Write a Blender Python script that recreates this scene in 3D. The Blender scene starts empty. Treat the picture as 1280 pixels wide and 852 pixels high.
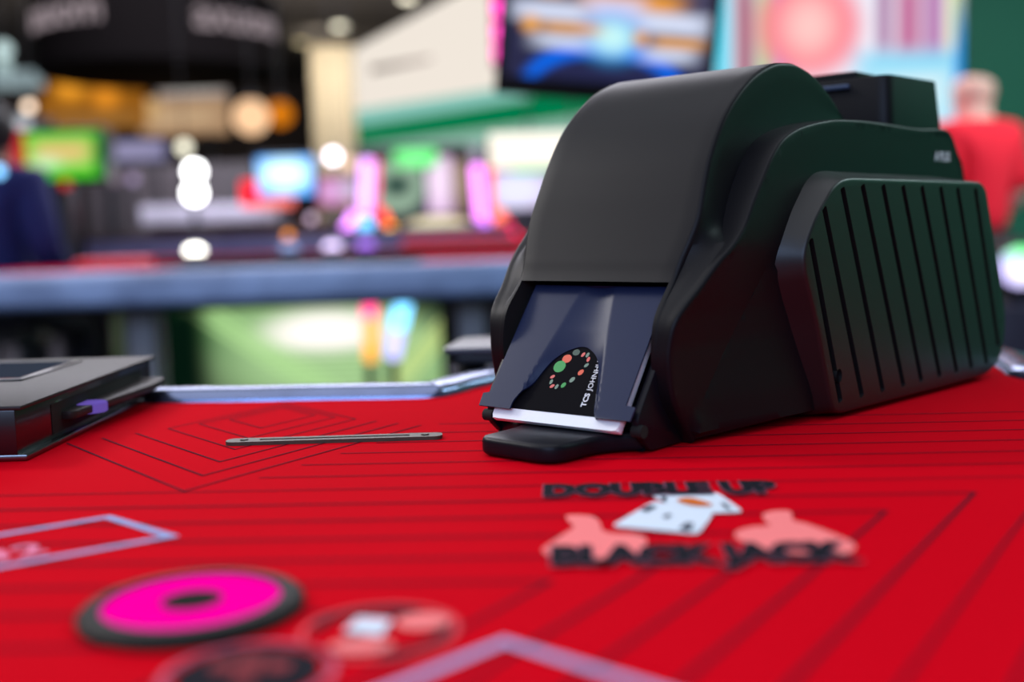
import bpy, bmesh, math, random
from mathutils import Vector, Matrix
from mathutils.geometry import delaunay_2d_cdt
random.seed(7)
SC = bpy.context.scene
COL = SC.collection

# ------------------------------------------------------------------ camera
FPX = 1420.0                       # focal length in pixels of the 1280 wide frame
PITCH = math.atan(146 / FPX)
ROLL = 0.03
T = 0.90                           # height of the table top
H = 0.122                          # camera above the felt
CAM = Vector((0, 0, T + H))
cf = Vector((0, math.cos(PITCH), -math.sin(PITCH)))
r0 = Vector((1, 0, 0)); u0 = Vector((0, math.sin(PITCH), math.cos(PITCH)))
cr = math.cos(ROLL) * r0 - math.sin(ROLL) * u0
cu = math.sin(ROLL) * r0 + math.cos(ROLL) * u0
cam = bpy.data.cameras.new('camera'); co = bpy.data.objects.new('camera', cam); COL.objects.link(co)
co.matrix_world = Matrix(((cr.x, cu.x, -cf.x, CAM.x), (cr.y, cu.y, -cf.y, CAM.y), (cr.z, cu.z, -cf.z, CAM.z), (0, 0, 0, 1)))
cam.sensor_width = 36; cam.lens = FPX * 36 / 1280; cam.clip_start = 0.01; cam.clip_end = 200
cam.dof.use_dof = True; cam.dof.focus_distance = 0.64; cam.dof.aperture_fstop = 3.1
SC.camera = co

# ------------------------------------------------------------------ world, lights, exposure
w = bpy.data.worlds.new('hall_ambient'); SC.world = w; w.use_nodes = True
w.node_tree.nodes['Background'].inputs[0].default_value = (0.55, 0.62, 0.8, 1)
w.node_tree.nodes['Background'].inputs[1].default_value = 0.30
def area(name, loc, target, size, power, color):
    l = bpy.data.lights.new(name, 'AREA'); l.shape = 'RECTANGLE'; l.size, l.size_y = size; l.energy = power; l.color = color
    o = bpy.data.objects.new(name, l); COL.objects.link(o); o.location = loc
    o.rotation_euler = (Vector(target) - Vector(loc)).to_track_quat('-Z', 'Y').to_euler(); return o
area('ceiling_light_key', (-3.0, 2.2, 3.2), (0.0, 0.6, 0.9), (0.8, 0.8), 62, (1.0, 0.96, 0.94))
area('ceiling_light_front', (-0.8, -4.0, 3.1), (0.1, 0.6, 0.9), (4.0, 1.8), 130, (0.45, 0.62, 1.0))
area('ceiling_light_over', (-2.2, 0.4, 4.15), (-2.2, 0.4, 0.9), (7.0, 6.0), 172, (0.90, 0.92, 1.0))
area('ceiling_light_hall', (-1.5, 8.5, 4.1), (-1.5, 8.5, 0), (6, 5), 640, (0.92, 0.90, 1.0))
area('ceiling_fill_light', (-3.0, 13.0, 2.9), (-3.0, 13.5, 4.2), (6, 6), 280, (1.0, 0.92, 0.84))  # added fill pointing up, only to brighten the dark hall ceiling
area('green_wall_fill_light', (3.6, 2.6, 3.9), (5.4, 2.6, 1.0), (4.0, 2.0), 560, (0.75, 1.0, 1.0))  # added unseen fill, brightens the green wall so the shoe's side reflects it
SC.view_settings.view_transform = 'Standard'; SC.view_settings.look = 'None'
SC.view_settings.exposure = 0.0; SC.view_settings.gamma = 1.0; SC.view_settings.use_curve_mapping = False

# ------------------------------------------------------------------ pixel helpers (frame 1280x852)
def ray(px, py): return cf + cr * ((px - 640) / FPX) - cu * ((py - 426) / FPX)
def at(px, py, D):                 # the point seen at a pixel on the upright plane y = D
    d = ray(px, py); return CAM + d * (D / d.y)
def felt_pt(px, py, z=0.0):        # the point seen at a pixel on the table top
    d = ray(px, py); t = (T + z - CAM.z) / d.z; p = CAM + d * t; return Vector((p.x, p.y, T + z))

# ------------------------------------------------------------------ materials
def srgb(c):
    f = lambda v: v / 12.92 if v <= 0.04045 else ((v + 0.055) / 1.055) ** 2.4
    return (f(c[0] / 255), f(c[1] / 255), f(c[2] / 255), 1)
_mc = {}
def mat(name, rgb, rough=0.5, metal=0.0, noise=0.0, nscale=60, bump=0.0, bscale=900, spec=0.5, coat=0.0, sheen=0.0):
    if name in _mc: return _mc[name]
    m = bpy.data.materials.new(name); m.use_nodes = True; nt = m.node_tree; b = nt.nodes['Principled BSDF']
    c = srgb(rgb); b.inputs['Base Color'].default_value = c; b.inputs['Roughness'].default_value = rough
    b.inputs['Metallic'].default_value = metal; b.inputs['Specular IOR Level'].default_value = spec
    b.inputs['Coat Weight'].default_value = coat; b.inputs['Sheen Weight'].default_value = sheen
    tc = nt.nodes.new('ShaderNodeTexCoord')
    if noise:
        n = nt.nodes.new('ShaderNodeTexNoise'); n.inputs['Scale'].default_value = nscale; n.inputs['Detail'].default_value = 4
        nt.links.new(tc.outputs['Object'], n.inputs['Vector'])
        mx = nt.nodes.new('ShaderNodeMix'); mx.data_type = 'RGBA'
        mx.inputs['A'].default_value = tuple(max(0, v * (1 - noise)) for v in c[:3]) + (1,)
        mx.inputs['B'].default_value = tuple(min(1, v * (1 + noise)) for v in c[:3]) + (1,)
        nt.links.new(n.outputs['Fac'], mx.inputs['Factor']); nt.links.new(mx.outputs['Result'], b.inputs['Base Color'])
    if bump:
        n2 = nt.nodes.new('ShaderNodeTexNoise'); n2.inputs['Scale'].default_value = bscale; n2.inputs['Detail'].default_value = 3
        nt.links.new(tc.outputs['Object'], n2.inputs['Vector'])
        bp = nt.nodes.new('ShaderNodeBump'); bp.inputs['Strength'].default_value = bump; bp.inputs['Distance'].default_value = 0.0004
        nt.links.new(n2.outputs['Fac'], bp.inputs['Height']); nt.links.new(bp.outputs['Normal'], b.inputs['Normal'])
    _mc[name] = m; return m
def glow(name, rgb, strength):
    if name in _mc: return _mc[name]
    m = bpy.data.materials.new(name); m.use_nodes = True; nt = m.node_tree; nt.nodes.clear()
    e = nt.nodes.new('ShaderNodeEmission'); o = nt.nodes.new('ShaderNodeOutputMaterial')
    e.inputs[0].default_value = srgb(rgb); e.inputs[1].default_value = strength
    nt.links.new(e.outputs[0], o.inputs[0]); _mc[name] = m; return m
def screen(name, base, shapes, strength=1.2):
    """A lit display: the picture it shows is made of soft rectangles ('r') and ellipses ('e') on the face of the screen."""
    m = bpy.data.materials.new(name); m.use_nodes = True; nt = m.node_tree; nt.nodes.clear(); N = nt.nodes.new; L = nt.links.new
    tc = N('ShaderNodeTexCoord'); sp = N('ShaderNodeSeparateXYZ'); L(tc.outputs['Generated'], sp.inputs[0])
    def mth(op, a, b=None):
        n = N('ShaderNodeMath'); n.operation = op
        for i, v in enumerate((a, b)):
            if v is None: continue
            if isinstance(v, (int, float)): n.inputs[i].default_value = v
            else: L(v, n.inputs[i])
        return n.outputs[0]
    cur = None
    for k, cx, cy, rx, ry, rgb, soft in shapes:
        ax = mth('ABSOLUTE', mth('DIVIDE', mth('SUBTRACT', sp.outputs['X'], cx), rx))
        if k[0] == 's':            # a stripe that leans: 's-0.4' moves 0.4 to the left for each unit of height
            ax = mth('ABSOLUTE', mth('DIVIDE', mth('SUBTRACT', mth('SUBTRACT', sp.outputs['X'], cx), mth('MULTIPLY', mth('SUBTRACT', sp.outputs['Z'], cy), float(k[1:]))), rx))
        ay = mth('ABSOLUTE', mth('DIVIDE', mth('SUBTRACT', sp.outputs['Z'], cy), ry))
        d = mth('MAXIMUM', ax, ay) if k[0] in 'rs' else mth('SQRT', mth('ADD', mth('MULTIPLY', ax, ax), mth('MULTIPLY', ay, ay)))
        mr = N('ShaderNodeMapRange'); mr.interpolation_type = 'SMOOTHSTEP'
        mr.inputs['From Min'].default_value = 1 + soft; mr.inputs['From Max'].default_value = max(0.0, 1 - soft)
        L(d, mr.inputs['Value'])
        mx = N('ShaderNodeMix'); mx.data_type = 'RGBA'; L(mr.outputs['Result'], mx.inputs['Factor'])
        if cur is None: mx.inputs['A'].default_value = srgb(base)
        else: L(cur, mx.inputs['A'])
        mx.inputs['B'].default_value = srgb(rgb); cur = mx.outputs['Result']
    e = N('ShaderNodeEmission'); o = N('ShaderNodeOutputMaterial'); e.inputs[1].default_value = strength
    if cur is None: e.inputs[0].default_value = srgb(base)
    else: L(cur, e.inputs[0])
    L(e.outputs[0], o.inputs[0]); return m

# ------------------------------------------------------------------ object helpers
def tag(o, label=None, cat=None, group=None, kind=None):
    if label: o['label'] = label
    if cat: o['category'] = cat
    if group: o['group'] = group
    if kind: o['kind'] = kind
    return o
def empty(name, loc=(0, 0, 0), rz=0.0, **k):
    o = bpy.data.objects.new(name, None); COL.objects.link(o); o.location = loc; o.rotation_euler = (0, 0, rz); o.empty_display_size = 0.05
    return tag(o, **k)
def link(name, me, m, parent=None):
    o = bpy.data.objects.new(name, me); COL.objects.link(o)
    for x in (m if isinstance(m, (list, tuple)) else [m]): me.materials.append(x)
    if parent: o.parent = parent
    return o
def copy_tree(o, parent=None):
    c = o.copy(); COL.objects.link(c); c.parent = parent
    for ch in [x for x in COL.objects if x.parent == o]: copy_tree(ch, c)
    return c
class MB:
    def __init__(s): s.bm = bmesh.new()
    def _add(s, fn, M=None):
        t = bmesh.new(); fn(t)
        if M is not None: t.transform(M)
        me = bpy.data.meshes.new('t'); t.to_mesh(me); t.free(); s.bm.from_mesh(me); bpy.data.meshes.remove(me); return s
    def box(s, c, size, bev=0.0, seg=2, M=None):
        def fn(t):
            bmesh.ops.create_cube(t, size=1); bmesh.ops.scale(t, vec=size, verts=t.verts)
            if bev: bmesh.ops.bevel(t, geom=t.edges[:], offset=bev, segments=seg, affect='EDGES', profile=0.5)
            bmesh.ops.translate(t, vec=c, verts=t.verts)
        return s._add(fn, M)
    def box2(s, a, b, bev=0.0, seg=2, M=None):
        a, b = Vector(a), Vector(b); return s.box((a + b) / 2, [abs(x) for x in (b - a)], bev, seg, M)
    def cyl(s, c, r, h, seg=32, bev=0.0, M=None, r2=None):
        def fn(t):
            bmesh.ops.create_cone(t, cap_ends=True, segments=seg, radius1=r, radius2=r if r2 is None else r2, depth=h)
            if bev: bmesh.ops.bevel(t, geom=[e for e in t.edges if abs(e.verts[0].co.z - e.verts[1].co.z) < 1e-6], offset=bev, segments=2, affect='EDGES')
            bmesh.ops.translate(t, vec=c, verts=t.verts)
        return s._add(fn, M)
    def ball(s, c, r, sc=(1, 1, 1), seg=24, M=None):
        def fn(t):
            bmesh.ops.create_uvsphere(t, u_segments=seg, v_segments=seg // 2, radius=r); bmesh.ops.scale(t, vec=sc, verts=t.verts); bmesh.ops.translate(t, vec=c, verts=t.verts)
        return s._add(fn, M)
    def rod(s, a, b, r, seg=16, r2=None, bev=0.0):
        a, b = Vector(a), Vector(b); d = b - a
        M = Matrix.Translation((a + b) / 2) @ d.to_track_quat('Z', 'Y').to_matrix().to_4x4()
        return s.cyl((0, 0, 0), r, d.length, seg, bev, M, r2)
    def prism(s, poly, z0, z1, bev=0.0, M=None, seg=2):
        def fn(t):
            vs = [t.verts.new((x, y, z0)) for x, y in poly]; f = t.faces.new(vs); f.normal_update()
            if f.normal.z > 0: bmesh.ops.reverse_faces(t, faces=[f])
            r = bmesh.ops.extrude_face_region(t, geom=[f]); bmesh.ops.translate(t, vec=(0, 0, z1 - z0), verts=[v for v in r['geom'] if isinstance(v, bmesh.types.BMVert)])
            if bev:
                es = [e for e in t.edges if abs(e.verts[0].co.z - e.verts[1].co.z) < 1e-7]
                bmesh.ops.bevel(t, geom=es, offset=bev, segments=seg, affect='EDGES', profile=0.5)
        return s._add(fn, M)
    def build(s, name, m, parent=None, smooth=35, loc=None, rz=0.0):
        bmesh.ops.recalc_face_normals(s.bm, faces=s.bm.faces[:])
        me = bpy.data.meshes.new(name); s.bm.to_mesh(me); s.bm.free()
        if smooth:
            for p in me.polygons: p.use_smooth = True
            me.set_sharp_from_angle(angle=math.radians(smooth))
        o = link(name, me, m, parent)
        if loc is not None: o.location = loc
        if rz: o.rotation_euler = (0, 0, rz)
        return o
def raw(name, vs, fs, m, parent=None, smooth=35, sharp=None):
    me = bpy.data.meshes.new(name); me.from_pydata([tuple(v) for v in vs], [], fs); me.update()
    if smooth:
        for p in me.polygons: p.use_smooth = True
        me.set_sharp_from_angle(angle=math.radians(smooth))
    return link(name, me, m, parent)
def text_mesh(name, body, m, parent, M, size, extrude=0.00008, bold=0.0, align='LEFT', sx=1.0, shear=0.0):
    cu_ = bpy.data.curves.new(name, 'FONT'); cu_.body = body; cu_.size = size; cu_.extrude = extrude; cu_.offset = bold; cu_.shear = shear
    cu_.align_x = align; cu_.align_y = 'BOTTOM_BASELINE'; cu_.resolution_u = 3
    t = bpy.data.objects.new(name, cu_); COL.objects.link(t)
    dg = bpy.context.evaluated_depsgraph_get(); me = bpy.data.meshes.new_from_object(t.evaluated_get(dg))
    bpy.data.objects.remove(t); me.materials.clear()
    me.transform(M @ Matrix.Diagonal((sx, 1, 1, 1)))
    return link(name, me, m, parent)
def skin_mesh(pts, edges, radii, sub=2):
    me = bpy.data.meshes.new('sk'); me.from_pydata(pts, edges, []); o = bpy.data.objects.new('sk', me); COL.objects.link(o)
    md = o.modifiers.new('s', 'SKIN'); md.use_smooth_shade = True
    for i, r in enumerate(radii):
        r = (r, r) if isinstance(r, (int, float)) else r
        me.skin_vertices[0].data[i].radius = r; me.skin_vertices[0].data[i].use_root = (i == 0)
    o.modifiers.new('d', 'SUBSURF').levels = sub
    dg = bpy.context.evaluated_depsgraph_get(); out = bpy.data.meshes.new_from_object(o.evaluated_get(dg)); bpy.data.objects.remove(o)
    for p in out.polygons: p.use_smooth = True
    return out
def inpoly(x, y, P):
    r = False; n = len(P)
    for i in range(n):
        x1, y1 = P[i]; x2, y2 = P[i - 1]
        if (y1 > y) != (y2 > y) and x < (x2 - x1) * (y - y1) / (y2 - y1) + x1: r = not r
    return r
def crom(P, n):                    # Catmull-Rom through P, n samples a span
    out = []
    for i in range(len(P) - 1):
        p0, p1, p2, p3 = P[max(i - 1, 0)], P[i], P[i + 1], P[min(i + 2, len(P) - 1)]
        for k in range(n):
            t = k / n
            out.append(tuple(0.5 * (2 * b + (c - a) * t + (2 * a - 5 * b + 4 * c - d) * t * t + (3 * b - a - 3 * c + d) * t ** 3) for a, b, c, d in zip(p0, p1, p2, p3)))
    out.append(tuple(P[-1])); return out
def smooth_closed(P, n):
    q = [P[-1]] + list(P) + [P[0], P[1]]
    return crom(q, n)[n:-n - 1] if False else [p for i in range(len(P)) for p in _seg(P[i - 1], P[i], P[(i + 1) % len(P)], P[(i + 2) % len(P)], n)]
def _seg(p0, p1, p2, p3, n):
    return [tuple(0.5 * (2 * b + (c - a) * t + (2 * a - 5 * b + 4 * c - d) * t * t + (3 * b - a - 3 * c + d) * t ** 3) for a, b, c, d in zip(p0, p1, p2, p3)) for t in [k / n for k in range(n)]]
def round_poly(P, r, n=6):         # polygon with its corners rounded
    out = []
    for i in range(len(P)):
        rr = r[i] if isinstance(r, (list, tuple)) else r
        p = Vector(P[i]); a = (Vector(P[i - 1]) - p); b = (Vector(P[(i + 1) % len(P)]) - p)
        la, lb = a.length, b.length; a.normalize(); b.normalize()
        d = min(rr, la * 0.45, lb * 0.45)
        if d < 1e-6: out.append(tuple(p)); continue
        s, e = p + a * d, p + b * d
        for k in range(n + 1):
            t = k / n; q = s * (1 - t) ** 2 + p * 2 * t * (1 - t) + e * t * t; out.append(tuple(q))
    return out
def inset_poly(P, d):              # move a polygon inwards by d
    A = sum(P[i - 1][0] * P[i][1] - P[i][0] * P[i - 1][1] for i in range(len(P))); sg = 1 if A > 0 else -1
    out = []
    for i in range(len(P)):
        a, p, b = Vector(P[i - 1]), Vector(P[i]), Vector(P[(i + 1) % len(P)])
        n1 = Vector((-(p - a).y, (p - a).x)).normalized() * sg; n2 = Vector((-(b - p).y, (b - p).x)).normalized() * sg
        n = n1 + n2; n = n / max(n.length_squared / 2, 0.4); out.append((p.x + n.x * d, p.y + n.y * d))
    return out
def fill(outer, holes=(), step=None, extra_edges=()):
    """Triangles filling a polygon with holes, with inner points on a grid: returns 2D verts, triangles."""
    pts, ed = [], []
    for loop in [outer] + list(holes):
        s = len(pts); pts += [Vector(p) for p in loop]; ed += [(s + i, s + (i + 1) % len(loop)) for i in range(len(loop))]
    for a in extra_edges:
        s = len(pts); pts += [Vector(p) for p in a]; ed += [(s + i, s + i + 1) for i in range(len(a) - 1)]
    if step:
        x0, x1 = min(p[0] for p in outer), max(p[0] for p in outer); y0, y1 = min(p[1] for p in outer), max(p[1] for p in outer)
        for i in range(1, int((x1 - x0) / step) + 1):
            for j in range(1, int((y1 - y0) / step) + 1):
                x, y = x0 + i * step, y0 + j * step
                if inpoly(x, y, outer): pts.append(Vector((x, y)))
    v, e, f, _, _, _ = delaunay_2d_cdt(pts, ed, [], 0, 1e-7)
    tri = []
    for t in f:
        cx = sum(v[i][0] for i in t) / 3; cy = sum(v[i][1] for i in t) / 3
        if inpoly(cx, cy, outer) and not any(inpoly(cx, cy, h) for h in holes): tri.append(tuple(t))
    return v, tri

# ------------------------------------------------------------------ room
def struct(o): o['kind'] = 'structure'; return o
carpet = mat('dark_carpet', (34, 32, 40), 0.9, noise=0.5, nscale=8)
dark = mat('ceiling_dark', (60, 55, 52), 0.9, noise=0.2, nscale=1)
struct(MB().box2((-10, -4, -0.1), (8, 26, 0)).build('floor', carpet, smooth=0))
struct(MB().box2((-10, -4, 4.2), (8, 26, 4.3)).build('ceiling', dark, smooth=0))
struct(MB().box2((-10, 25, 0), (8, 25.2, 4.2)).build('wall_back', mat('wall_brown', (58, 50, 48), 0.9, noise=0.3, nscale=1), smooth=0))
struct(MB().box2((-10.2, -4, 0), (-10, 26, 4.2)).build('wall_left', mat('wall_grey', (88, 88, 96), 0.9, noise=0.2, nscale=1), smooth=0))
green = mat('booth_green', (0, 90, 66), 0.6, noise=0.12, nscale=2)
gx = at(1203, 100, 8.0).x
struct(MB().box2((gx, 8.0, 0), (5.4, 8.1, 3.9)).build('wall_green', green, smooth=0))
struct(MB().box2((5.4, -3.0, 0), (5.5, 8.1, 3.9)).build('wall_right', green, smooth=0))

# ------------------------------------------------------------------ blackjack table
felt_red = mat('red_felt', (200, 0, 22), 0.95, noise=0.10, nscale=1400, bump=0.5, bscale=1500, spec=0.02, sheen=0.0)
line_dark = mat('felt_line_print', (80, 2, 30), 0.95, spec=0.1)
silver_print = mat('silver_print', (146, 160, 208), 0.8, spec=0.2)
rail_m = mat('rail_metal_blue', (120, 132, 165), 0.25, metal=0.85, noise=0.25, nscale=30)
black_pl = mat('black_plastic', (17, 17, 19), 0.42, noise=0.15, nscale=400, bump=0.12, bscale=2200)
table = empty('blackjack_table', (0, 0, 0), label='blackjack table with red felt printed with dark chevron lines, under the card shoe', cat='table')
far = [(-1.1, 0.93), (-0.30, 0.826), (-0.15, 0.812), (-0.065, 0.8055), (-0.045, 0.818), (-0.030, 0.845), (-0.006, 0.88), (0.03, 0.93), (0.075, 0.99), (0.14, 1.035), (0.26, 1.055), (0.35, 1.0), (0.384, 0.93), (0.376, 0.87), (0.366, 0.825), (0.378, 0.785), (0.42, 0.755), (0.52, 0.725), (1.1, 0.62)]
fpoly = crom(far, 6)
outer = [(1.1, 0.14), (-1.1, 0.14)] + fpoly
fe = MB(); fe.prism(outer, T - 0.025, T); felt = fe.build('felt', felt_red, table, smooth=0)
# rail: a low polished rim that follows the felt edge
vs, fs = [], []
sec = [(-0.001, -0.02), (-0.001, 0.002), (0.003, 0.0065), (0.011, 0.009), (0.021, 0.009), (0.030, 0.006), (0.034, 0.0), (0.034, -0.03)]
for i, p in enumerate(fpoly):
    a = Vector(fpoly[max(i - 1, 0)]); b = Vector(fpoly[min(i + 1, len(fpoly) - 1)]); d = (b - a).normalized(); n = Vector((-d.y, d.x))
    for s, z in sec: vs.append((p[0] + n.x * s, p[1] + n.y * s, T + z))
ns = len(sec)
for i in range(len(fpoly) - 1):
    for j in range(ns): fs.append((i * ns + j, i * ns + (j + 1) % ns, (i + 1) * ns + (j + 1) % ns, (i + 1) * ns + j))
raw('rail', vs, fs, rail_m, table, 50)
MB().prism(inset_poly(outer, 0.05), T - 0.13, T - 0.0255).build('apron', black_pl, table)
MB().box2((-0.55, 0.3, 0.05), (0.55, 0.62, T - 0.13), 0.02).box2((-0.7, 0.25, 0), (0.7, 0.67, 0.05), 0.01).build('pedestal', black_pl, table)
def bx_strip(P, wd, z0, z1, closed=False):          # polyline -> flat ribbon polygons with mitred corners
    vs, fs = [], []; n = len(P)
    for i in range(n):
        p = Vector(P[i]); a = Vector(P[i - 1]) if (i or closed) else None; b = Vector(P[(i + 1) % n]) if (i < n - 1 or closed) else None
        d1 = (p - a).normalized() if a is not None else (b - p).normalized(); d2 = (b - p).normalized() if b is not None else d1
        n1 = Vector((-d1.y, d1.x)); n2 = Vector((-d2.y, d2.x)); m = (n1 + n2); m = m / max(m.length_squared / 2, 0.25)
        for s in (-wd / 2, wd / 2):
            q = p + m * s; vs.append((q.x, q.y, z1))
    k = n if closed else n - 1
    for i in range(k):
        j = (i + 1) % n; fs.append((2 * i, 2 * j, 2 * j + 1, 2 * i + 1))
    return vs, fs
ZP = T + 0.0003
allv, allf = [], []
def ribbon(P, wd=0.0013, closed=False):
    v, f = bx_strip(P, wd, 0, ZP, closed); s = len(allv); allv.extend(v); allf.extend([tuple(i + s for i in q) for q in f])
for k in range(-7, 7):
    c = Vector((0.1985, 0.483)) + Vector((-0.047, -0.0262)) * k
    dn = Vector((-0.548, -0.837)); endd = c + dn * min(0.6, (c.y - 0.16) / 0.837)
    xl = -0.9 if k > -2 else -0.15 + (c.y - 0.5) * 0.62
    st = Vector((xl, c.y + (c.x - xl) * 0.05))
    if c.x > 0.55: c2 = Vector((0.6, c.y)); ribbon([st, c2])
    else: ribbon([st, c, endd], 0.0018 if k >= 0 else 0.0012)
dc = Vector((-0.163, 0.745)); dl, dr_ = Vector((-0.62, 0.78)), Vector((0.53, 0.85))
for k in range(6):
    ap = Vector((-0.1585, 0.7005 - 0.0338 * k)); L1 = 0.045 + 0.026 * k; L2 = 0.05 + 0.028 * k
    a = ap + dl * L1; b = ap + dr_ * L2; cpt = a + (b - ap)
    P = [ap, b, cpt, a]
    if cpt.y < 0.80: ribbon(P, 0.0011, True)
    else:
        ya = 0.795
        fa = min(1.0, (ya - ap.y) / (a.y - ap.y)); fb = min(1.0, (ya - ap.y) / (b.y - ap.y))
        ribbon([ap + (a - ap) * fa, ap, ap + (b - ap) * fb])
raw('printed_lines', allv, allf, line_dark, table, 0)
# printed betting boxes
for P in ([(-0.40, 0.272), (-0.40, 0.337), (-0.1782, 0.4879), (-0.1368, 0.4501)], [(-0.105, 0.222), (-0.005, 0.3257), (0.085, 0.2415), (-0.012, 0.137)]):
    q = inset_poly(P, 0.0022); v, f = bx_strip(q, 0.0044, 0, T + 0.0005, True); raw('printed_box', v, f, silver_print, table, 0)
def flat(name, P, m, z, parent=table):
    v, t = fill(P); return raw(name, [(p[0], p[1], T + z) for p in v], t, m, parent, 0)
pxp = lambda L_: [tuple(felt_pt(*q)[:2]) for q in L_]
pink_print = mat('pink_print', (246, 128, 128), 0.9, spec=0.1)
white_print = mat('white_print', (214, 222, 236), 0.8, spec=0.2)
ink = mat('black_print', (22, 20, 30), 0.9, spec=0.1); ink_o = mat('pale_outline_print', (150, 96, 120), 0.9, spec=0.1)
orange_print = mat('orange_print', (206, 104, 40), 0.9, spec=0.1)
# emblem: two thumbs up hands, two cards, two lines of lettering
lh = smooth_closed([(678, 690), (690, 679), (706, 668), (717, 660), (710, 652), (708, 646), (722, 645), (741, 647), (750, 655), (753, 664), (766, 668), (792, 669), (806, 673), (808, 682), (802, 692), (780, 700), (740, 703), (700, 701)], 4)
rh = smooth_closed([(1069, 683), (1052, 673), (1030, 664), (1008, 656), (992, 652), (990, 645), (986, 640), (968, 640), (954, 644), (956, 652), (962, 658), (940, 660), (922, 665), (919, 672), (930, 679), (950, 686), (985, 692), (1030, 694), (1062, 692)], 4)
flat('printed_hand', pxp(lh), pink_print, 0.0006); flat('printed_hand', pxp(rh), pink_print, 0.0006)
flat('printed_card', pxp(round_poly([(812, 620), (896, 616), (930, 641), (862, 644)], 8)), white_print, 0.0006)
flat('printed_card', pxp(round_poly([(764, 660), (817, 628), (893, 643), (873, 670)], 8)), white_print, 0.0009)
flat('printed_figure', pxp(smooth_closed([(846, 628), (860, 624), (882, 629), (890, 634), (866, 634)], 4)), orange_print, 0.0010)
for P in ([(800, 640), (812, 634), (822, 636), (808, 643)], [(848, 664), (858, 656), (868, 658), (862, 667)], [(900, 630), (908, 633), (915, 640), (906, 637)], [(826, 624), (834, 622), (832, 628), (828, 629)], [(828, 648), (836, 645), (840, 648), (832, 651)]):
    flat('printed_pip', pxp(P), mat('pip_print', (40, 44, 66), 0.9), 0.0012)
def felt_text(body, p0, p1, size, bold, m, mo, gapz):
    p0 = Vector((p0[0], p0[1])); p1 = Vector((p1[0], p1[1])); d = p1 - p0; a = math.atan2(d.y, d.x)
    base = Matrix.Translation((p0.x, p0.y, T + gapz)) @ Matrix.Rotation(a, 4, 'Z')
    t = text_mesh('tmp', body, m, table, Matrix.Identity(4), size, 0.00003, bold)
    wdt = max(v.co.x for v in t.data.vertices) - min(v.co.x for v in t.data.vertices); bpy.data.objects.remove(t)
    s = d.length / wdt
    text_mesh('printed_lettering', body, m, table, base, size, 0.00003, bold, sx=s)
    text_mesh('lettering_outline', body, mo, table, base @ Matrix.Translation((0, 0, -0.0002)), size, 0.00003, bold + 0.0006, sx=s)
a_, b_ = felt_pt(678, 622), felt_pt(975, 617); felt_text('DOUBLE UP', a_, b_, 0.0295, 0.0018, ink, ink_o, 0.0013)
a_, b_ = felt_pt(688, 709), felt_pt(1075, 703); felt_text('BLACK JACK', a_, b_, 0.0300, 0.0020, ink, ink_o, 0.0016)
a_ = felt_pt(-22, 706); M_ = Matrix.Translation((a_.x, a_.y, T + 0.0007)) @ Matrix.Rotation(math.radians(34), 4, 'Z')
text_mesh('printed_lettering', '32', mat('pale_pink_print', (232, 128, 160), 0.9, spec=0.1), table, M_, 0.024, 0.00003, 0.0006)
# two printed roundels beside the lit sensor
def circ(cx, cy, r, n=40, r2=None, a=0): return [(cx + r * math.cos(2 * math.pi * i / n), cy + (r2 or r) * math.sin(2 * math.pi * i / n)) for i in range(n)]
def ring(name, cx, cy, ro, ri, m, z, a0=0, a1=360):
    n = 48; v = []; full = a1 - a0 >= 360
    for i in range(n + (0 if full else 1)):
        a = math.radians(a0 + (a1 - a0) * i / n)
        for r in (ri, ro): v.append((cx + r * math.cos(a), cy + r * math.sin(a), T + z))
    f = [(2 * i, 2 * i + 1, (2 * i + 3) % len(v), (2 * i + 2) % len(v)) for i in range(n)]
    return raw(name, v, f, m, table, 0)
rx, ry = -0.0428, 0.335
faint = mat('faint_pink_print', (222, 74, 84), 0.9, spec=0.1)
ring('roundel_ring', rx, ry, 0.0245, 0.0225, faint, 0.0006)
ring('roundel_arc', rx, ry, 0.0222, 0.0182, ink, 0.0007, 60, 175); ring('roundel_arc', rx, ry, 0.0222, 0.0182, ink, 0.0007, 275, 362)
flat('printed_card', [(rx - 0.011, ry - 0.001), (rx - 0.008, ry + 0.011), (rx + 0.003, ry + 0.008), (rx + 0.001, ry - 0.006)], white_print, 0.0009)
flat('printed_hand', circ(rx + 0.0125, ry + 0.006, 0.0085, 24, 0.007), pink_print, 0.0008)
flat('printed_hand', circ(rx - 0.004, ry - 0.0135, 0.0095, 24, 0.0055), pink_print, 0.0008)
rx, ry = -0.0757, 0.3035
ring('roundel_ring', rx, ry, 0.0245, 0.0222, mat('dusky_pink_print', (190, 92, 116), 0.9, spec=.1), 0.0006)
flat('roundel_disc', circ(rx, ry, 0.0198), ink, 0.0006)
redp = mat('red_print', (128, 14, 30), 0.9)
for dx, dy, r_ in ((-.0085, .005, .0032), (-.001, .0065, .0042), (.0075, .0045, .0034), (.0, -.006, .0030)): flat('printed_mark', round_poly([(rx + dx - r_, ry + dy - r_ * 1.2), (rx + dx + r_, ry + dy - r_ * 1.2), (rx + dx + r_, ry + dy + r_ * 1.2), (rx + dx - r_, ry + dy + r_ * 1.2)], .0015), redp, 0.0009)
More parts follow.
